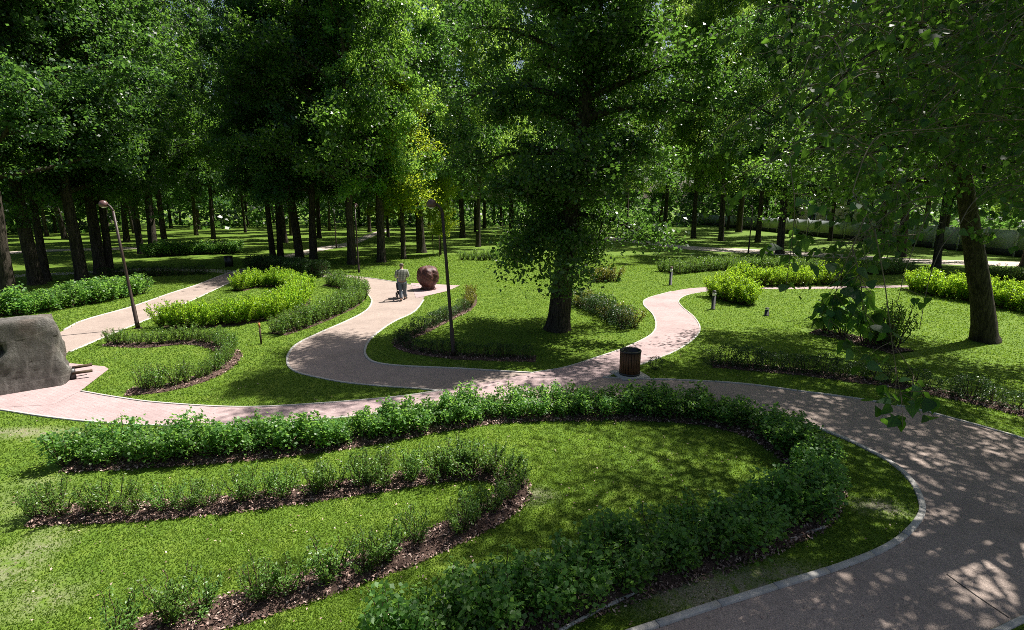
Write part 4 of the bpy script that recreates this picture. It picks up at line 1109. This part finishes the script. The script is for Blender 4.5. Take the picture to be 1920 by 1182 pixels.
# ---- carved round sculpture
def sculpture():
    m, nt, out = mat('carved_red_stone')
    tc = N(nt, 'ShaderNodeTexCoord').outputs['Object']
    a = noise(nt, 7, 7, 0.75, tc, 0.5)
    p = N(nt, 'ShaderNodeBsdfPrincipled', i_Roughness=0.55); p.inputs['Specular IOR Level'].default_value = 0.5
    L(nt, ramp(nt, a, [(0.3, (0.025, 0.009, 0.010)), (0.52, (0.075, 0.022, 0.018)), (0.72, (0.19, 0.065, 0.04))]), p.inputs['Base Color'])
    b = N(nt, 'ShaderNodeBump', i_Strength=0.7, i_Distance=0.04); L(nt, a, b.inputs['Height']); L(nt, b.outputs[0], p.inputs['Normal'])
    L(nt, p.outputs[0], out.inputs[0])
    nth, nz = 60, 30; th = np.linspace(0, 2 * np.pi, nth, endpoint=False)
    prof_t = np.array([0, 0.06, 0.14, 0.22, 0.35, 0.5, 0.68, 0.85, 0.95, 1.0]); prof_r = np.array([0.36, 0.36, 0.34, 0.45, 0.57, 0.62, 0.61, 0.53, 0.38, 0.06])
    V = []
    for k in range(nz):
        t = k / (nz - 1); r = np.interp(t, prof_t, prof_r)
        lobe = np.abs(np.sin(th * 3 + 0.5)) ** 0.45
        depth = 0.20 * np.clip((t - 0.12) / 0.2, 0, 1)
        rr = r * (1 - depth * (1 - lobe)) * (1 + 0.03 * np.sin(th * 7 + t * 9) + 0.035 * np.sign(np.sin(th * 11 + t * 17)) * np.sin(t * 23))
        z = 1.28 * t + 0.03 * np.sin(th * 2 + 1) * t
        V.append(np.stack([np.cos(th) * rr, np.sin(th) * rr, z], 1))
    V = np.vstack(V); V = np.vstack([V, [[0, 0, 1.285]]])
    i = np.arange(nz - 1)[:, None] * nth; j = np.arange(nth)[None]; k = (j + 1) % nth
    f = np.stack([i + j, i + k, i + nth + k, i + nth + j], -1).reshape(-1, 4)
    j = np.arange(nth); tri = np.stack([(nz - 1) * nth + j, (nz - 1) * nth + (j + 1) % nth, np.full(nth, nz * nth)], 1)
    r = thing('carved_sculpture', 'dark red-brown lobed round sculpture on the small pink plaza beside the path', 'sculpture', G(803, 543) + [0, 0, 0.014], 0.35)
    link('carved_body', new_mesh('carved_body', V, [tri, f], [m], smooth_shade=True), r)
    mb = MB(); mb.lathe([(0.0, 0.0), (0.44, 0.0), (0.44, 0.05), (0.40, 0.07), (0.0, 0.07)], 24); link('plinth', mb.mesh('plinth', [m]), r)
sculpture()

# ---- white fence on the right: posts, pale panels, dark plinth
FX = 45.0
fence = thing('panel_fence', 'long pale panel fence with dark plinth behind the right-hand trees', 'fence', (FX, 34, 0))
M['panel'] = plain('fence_panel', (0.40, 0.43, 0.46), 0.7, 0.3, var=0.10, scale=2.0)
M['fpost'] = plain('fence_post', (0.50, 0.50, 0.50), 0.7, 0.3, var=0.1)
M['plinth'] = plain('fence_plinth', (0.05, 0.05, 0.055), 0.9, 0.1)
mb = MB(); mb.box((0, 0, 1.47), (0.06, 2.76, 1.70)); panel_me = mb.mesh('panel', [M['panel']])
mb = MB(); mb.box((0, 0, 1.22), (0.16, 0.20, 2.46)); mb.lathe([(0.14, 2.45), (0.02, 2.54), (0.0, 2.54)], 4); post_me = mb.mesh('post', [M['fpost']])
mb = MB(); mb.box((0, 0, 0.30), (0.12, 2.78, 0.62)); plinth_me = mb.mesh('plinth', [M['plinth']])
for k in range(36):
    link('post', post_me, fence, (0, k * 3.0, 0))
    link('panel', panel_me, fence, (0, k * 3.0 + 1.5, 0)); link('plinth', plinth_me, fence, (0, k * 3.0 + 1.5, 0))

# ---- pale building glimpsed through the leaves beyond the fence
bd = thing('building', 'pale pinkish building glimpsed through the leaves beyond the fence', 'building', (62, 96, 0), R(-12))
M['render'] = plain('wall_render', (0.66, 0.58, 0.54), 0.85, 0.2, var=0.08, scale=0.6)
M['roofing'] = plain('roofing', (0.16, 0.10, 0.085), 0.8, 0.2)
M['pane'] = plain('window_pane', (0.03, 0.035, 0.04), 0.1, 0.6, var=0.1)
M['wframe'] = plain('window_frame', (0.7, 0.7, 0.68), 0.5, 0.3, var=0.05)
mb = MB(); mb.box((0, 5, 6.5), (16, 10, 13.2)); link('wall', mb.mesh('wall', [M['render']]), bd)
mb = MB(); mb.add([(-8.4, -0.4, 13.1), (8.4, -0.4, 13.1), (8.4, 10.4, 13.1), (-8.4, 10.4, 13.1), (-6, 5, 15.6), (6, 5, 15.6)], [np.array([[0, 1, 5, 4], [2, 3, 4, 5], [3, 2, 1, 0]]), np.array([[1, 2, 5], [3, 0, 4]])])
link('roof', mb.mesh('roof', [M['roofing']]), bd)
mb = MB(); mb.box((0, 0, 0), (1.25, 0.06, 1.7)); pane_me = mb.mesh('window', [M['pane']])
mb = MB()
for c_, z_ in (((-0.66, 0, 0), (0.12, 0.14, 1.9)), ((0.66, 0, 0), (0.12, 0.14, 1.9)), ((0, 0, 0.90), (1.2, 0.14, 0.12)), ((0, 0, -0.90), (1.2, 0.2, 0.12)), ((0, -0.01, 0), (0.08, 0.10, 1.68))):
    mb.box(c_, z_)
frame_me = mb.mesh('frame', [M['wframe']])
for fl in range(4):
    for k in range(5):
        w = link('window', pane_me, bd, (-6.2 + k * 3.1, -0.02, 2.0 + fl * 3.1)); link('frame', frame_me, w, (0, -0.05, 0))

# ------------------------------------------------------------------ the person with the pushchair
def skinned(name, joints, edges, mats, parent, root=0, sub=2):
    me = bpy.data.meshes.new(name)
    me.from_pydata([j[:3] for j in joints], edges, []); 
    for m in mats:
        me.materials.append(m)
    o = link(name, me, parent)
    o.modifiers.new('skin', 'SKIN').use_smooth_shade = True
    if not me.skin_vertices:
        return o
    for k, j in enumerate(joints):
        r = j[3] if len(j) > 3 else 0.05
        me.skin_vertices[0].data[k].radius = (r, j[4] if len(j) > 4 else r)
    me.skin_vertices[0].data[root].use_root = True
    s = o.modifiers.new('sub', 'SUBSURF'); s.levels = sub; s.render_levels = sub
    return o

M['skin'] = plain('skin', (0.42, 0.25, 0.18), 0.55, 0.35, var=0.08)
M['hair'] = plain('hair', (0.16, 0.13, 0.11), 0.7, 0.3, var=0.5, scale=60)
M['trouser'] = plain('trouser_cloth', (0.12, 0.14, 0.17), 0.85, 0.15, var=0.2)
M['shoe'] = plain('shoe', (0.06, 0.055, 0.05), 0.6)
def check_cloth():
    m, nt, out = mat('checked_cloth')
    tc = N(nt, 'ShaderNodeTexCoord').outputs['Object']
    w1 = N(nt, 'ShaderNodeTexWave', bands_direction='X', i_Scale=5.0); w2 = N(nt, 'ShaderNodeTexWave', bands_direction='Z', i_Scale=3.4)
    L(nt, tc, w1.inputs[0]); L(nt, tc, w2.inputs[0])
    c = mixc(nt, w1.outputs['Fac'], (0.13, 0.135, 0.12), (0.44, 0.43, 0.38)); c = mixc(nt, math_(nt, 'MULTIPLY', w2.outputs['Fac'], 0.5), c, (0.16, 0.17, 0.15))
    p = N(nt, 'ShaderNodeBsdfPrincipled', i_Roughness=0.9); L(nt, c, p.inputs['Base Color']); L(nt, p.outputs[0], out.inputs[0])
    return m
M['check'] = check_cloth()

HEAD = R(18)
person = thing('person', 'person in checked grey shirt and dark trousers pushing a pushchair up the path', 'person', G(756, 564) + [0, 0, 0.006], HEAD)
person.scale = (1.15, 1.1, 1.02)
# local frame: +Y is the way they walk, Z up; right leg forward
J = [(0, 0.02, 0.94, 0.15, 0.11), (0, 0.03, 1.12, 0.135, 0.10), (0, 0.05, 1.32, 0.165, 0.11), (0, 0.07, 1.45, 0.11, 0.08), (0, 0.09, 1.52, 0.055), (0, 0.12, 1.60, 0.075, 0.085), (0, 0.125, 1.68, 0.082, 0.098), (0, 0.12, 1.755, 0.06, 0.075)]
E = [(k, k + 1) for k in range(7)]
def chain(parent, pts):
    prev = parent
    for p in pts:
        J.append(p); E.append((prev, len(J) - 1)); prev = len(J) - 1
    return prev
ends = {}
for sx in (-1, 1):
    w = chain(2, [(sx * 0.20, 0.06, 1.40, 0.062), (sx * 0.25, 0.03, 1.15, 0.045), (sx * 0.19, 0.27, 1.06, 0.034), (sx * 0.18, 0.34, 1.05, 0.030, 0.022)])
    for q, (dx, ln) in enumerate(((-0.026, 0.060), (-0.009, 0.068), (0.009, 0.066), (0.026, 0.052))):
        chain(w, [(sx * 0.18 + dx, 0.39, 1.055, 0.010), (sx * 0.18 + dx, 0.39 + ln * 0.55, 1.04, 0.009), (sx * 0.18 + dx, 0.39 + ln * 0.7, 1.00, 0.008)])
    chain(w, [(sx * 0.18 - sx * 0.035, 0.36, 1.03, 0.011), (sx * 0.18 - sx * 0.05, 0.39, 1.01, 0.009)])
    fy = 0.20 if sx > 0 else -0.16
    chain(0, [(sx * 0.095, 0.02, 0.88, 0.09), (sx * 0.10, 0.02 + fy * 0.75, 0.50, 0.058), (sx * 0.10, fy * (1.0 if sx > 0 else 1.35), 0.11 + (0 if sx > 0 else 0.03), 0.040), (sx * 0.10, fy * (1.0 if sx > 0 else 1.3) + 0.06, 0.045, 0.042, 0.036), (sx * 0.105, fy * (1.0 if sx > 0 else 1.3) + 0.17, 0.035, 0.036, 0.026)])
body = skinned('body', J, E, [M['skin']], person)
shirt = [(0, 0.02, 0.86, 0.185, 0.135), (0, 0.03, 1.08, 0.165, 0.125), (0, 0.05, 1.30, 0.20, 0.135), (0, 0.07, 1.44, 0.14, 0.10), (0, 0.085, 1.49, 0.075)]
se = [(0, 1), (1, 2), (2, 3), (3, 4)]
for sx in (-1, 1):
    n0 = len(shirt); shirt += [(sx * 0.205, 0.06, 1.395, 0.085), (sx * 0.255, 0.03, 1.15, 0.068), (sx * 0.215, 0.17, 1.10, 0.058)]; se += [(2, n0), (n0, n0 + 1), (n0 + 1, n0 + 2)]
skinned('shirt', shirt, se, [M['check']], person)
tr = [(0, 0.02, 0.95, 0.155, 0.118)]; te = []
for sx in (-1, 1):
    fy = 0.20 if sx > 0 else -0.16; n0 = len(tr)
    tr += [(sx * 0.098, 0.02, 0.84, 0.105), (sx * 0.10, 0.02 + fy * 0.75, 0.50, 0.082), (sx * 0.10, fy * (1.0 if sx > 0 else 1.35), 0.12, 0.070)]; te += [(0, n0), (n0, n0 + 1), (n0 + 1, n0 + 2)]
skinned('trousers', tr, te, [M['trouser']], person)
for sx in (-1, 1):
    fy = 0.20 if sx > 0 else -0.16 * 1.3
    skinned('shoe', [(sx * 0.10, fy + 0.0, 0.055, 0.050, 0.050), (sx * 0.10, fy + 0.10, 0.045, 0.048, 0.040), (sx * 0.105, fy + 0.19, 0.038, 0.042, 0.030)], [(0, 1), (1, 2)], [M['shoe']], person, sub=1)
skinned('hair', [(0, 0.075, 1.60, 0.070, 0.06), (0, 0.085, 1.68, 0.088, 0.088), (0, 0.115, 1.755, 0.072, 0.082)], [(0, 1), (1, 2)], [M['hair']], person)
mb = MB()
mb.tube([(0, 0.205, 1.70), (0, 0.225, 1.655), (0, 0.215, 1.645)], [0.008, 0.018, 0.014], 8)
for sx in (-1, 1):
    mb.lathe([(0.0, 0.028), (0.016, 0.015), (0.018, -0.01), (0.008, -0.03), (0.0, -0.03)], 8, (sx * 0.088, 0.11, 1.665))
link('face_features', mb.mesh('face_features', [M['skin']], True), person)

M['pram'] = plain('pram_fabric', (0.022, 0.028, 0.045), 0.8, 0.2, var=0.3)
M['pram_light'] = plain('pram_lining', (0.45, 0.45, 0.46), 0.8, 0.2)
fw = np.array([-math.sin(HEAD), math.cos(HEAD), 0]); pp = G(756, 564) + fw * 0.72 + [0, 0, 0.006]
pram = thing('pushchair', 'dark pushchair being pushed by the walking person', 'pushchair', pp, HEAD)
mb = MB()
for sx in (-1, 1):
    x = sx * 0.20
    mb.tube([(x, -0.36, 1.05), (x, -0.22, 0.82), (x, 0.02, 0.42), (x, 0.30, 0.13)], 0.014, 8)
    mb.tube([(x, -0.30, 0.13), (x, -0.10, 0.36), (x, 0.02, 0.48)], 0.013, 8)
mb.tube([(-0.20, -0.36, 1.05), (0.20, -0.36, 1.05)], 0.017, 8); mb.tube([(-0.2, -0.28, 0.15), (0.2, -0.28, 0.15)], 0.011, 8)
link('frame', mb.mesh('frame', [M['black']], True), pram)
t = np.linspace(0, math.pi, 9); mb = MB()           # bassinet: a curved hull
prof = np.array([(y, z) for y, z in ((-0.30, 0.72), (-0.26, 0.50), (-0.10, 0.42), (0.15, 0.42), (0.33, 0.52), (0.38, 0.72))])
v = np.vstack([np.column_stack([np.full(6, x), prof[:, 0] * s_, prof[:, 1]]) for x, s_ in ((-0.21, 0.94), (-0.16, 1.0), (0.16, 1.0), (0.21, 0.94))])
i = np.arange(5); mb.add(v, np.vstack([np.stack([r * 6 + i, r * 6 + i + 1, (r + 1) * 6 + i + 1, (r + 1) * 6 + i], 1) for r in range(3)] + [np.array([[0, 5, 4, 1], [1, 4, 3, 2], [18, 19, 22, 23], [19, 20, 21, 22]])]))
link('carrycot', mb.mesh('carrycot', [M['pram']]), pram)
mb = MB(); a = np.linspace(0.0, 1.45, 7); rows = []
for x in (-0.215, -0.12, 0.0, 0.12, 0.215):
    k = 1 - 0.10 * (x / 0.215) ** 2
    rows.append(np.stack([np.full(7, x), -0.30 + 0.0 * a + (1 - np.cos(a)) * 0.34, 0.70 + np.sin(a) * 0.30 * k], 1))
v = np.vstack(rows); i = np.arange(6); mb.add(v, np.vstack([np.stack([r * 7 + i, r * 7 + i + 1, (r + 1) * 7 + i + 1, (r + 1) * 7 + i], 1) for r in range(4)]))
link('hood', mb.mesh('hood', [M['pram']], True), pram)
mb = MB(); mb.box((0, 0.02, 0.26), (0.34, 0.36, 0.12)); link('basket', mb.mesh('basket', [M['pram']]), pram)
mb = MB(); ta = np.linspace(0, 2 * np.pi, 19); mb.tube(np.stack([0 * ta, np.cos(ta) * 0.105, np.sin(ta) * 0.105], 1), 0.022, 6, cap=False); tyre = mb.mesh('tyre', [M['shoe']], True)
mb = MB()
for q in range(5):
    c_, s_ = math.cos(q * 1.2566), math.sin(q * 1.2566); mb.tube([(0, 0, 0), (0, c_ * 0.09, s_ * 0.09)], 0.008, 5)
mb.tube([(-0.02, 0, 0), (0.02, 0, 0)], 0.022, 8); rim = mb.mesh('wheel', [M['pram_light']])
for sx in (-1, 1):
    for y in (-0.29, 0.31):
        w = link('wheel', rim, pram, (sx * 0.225, y, 0.127)); link('tyre', tyre, w)
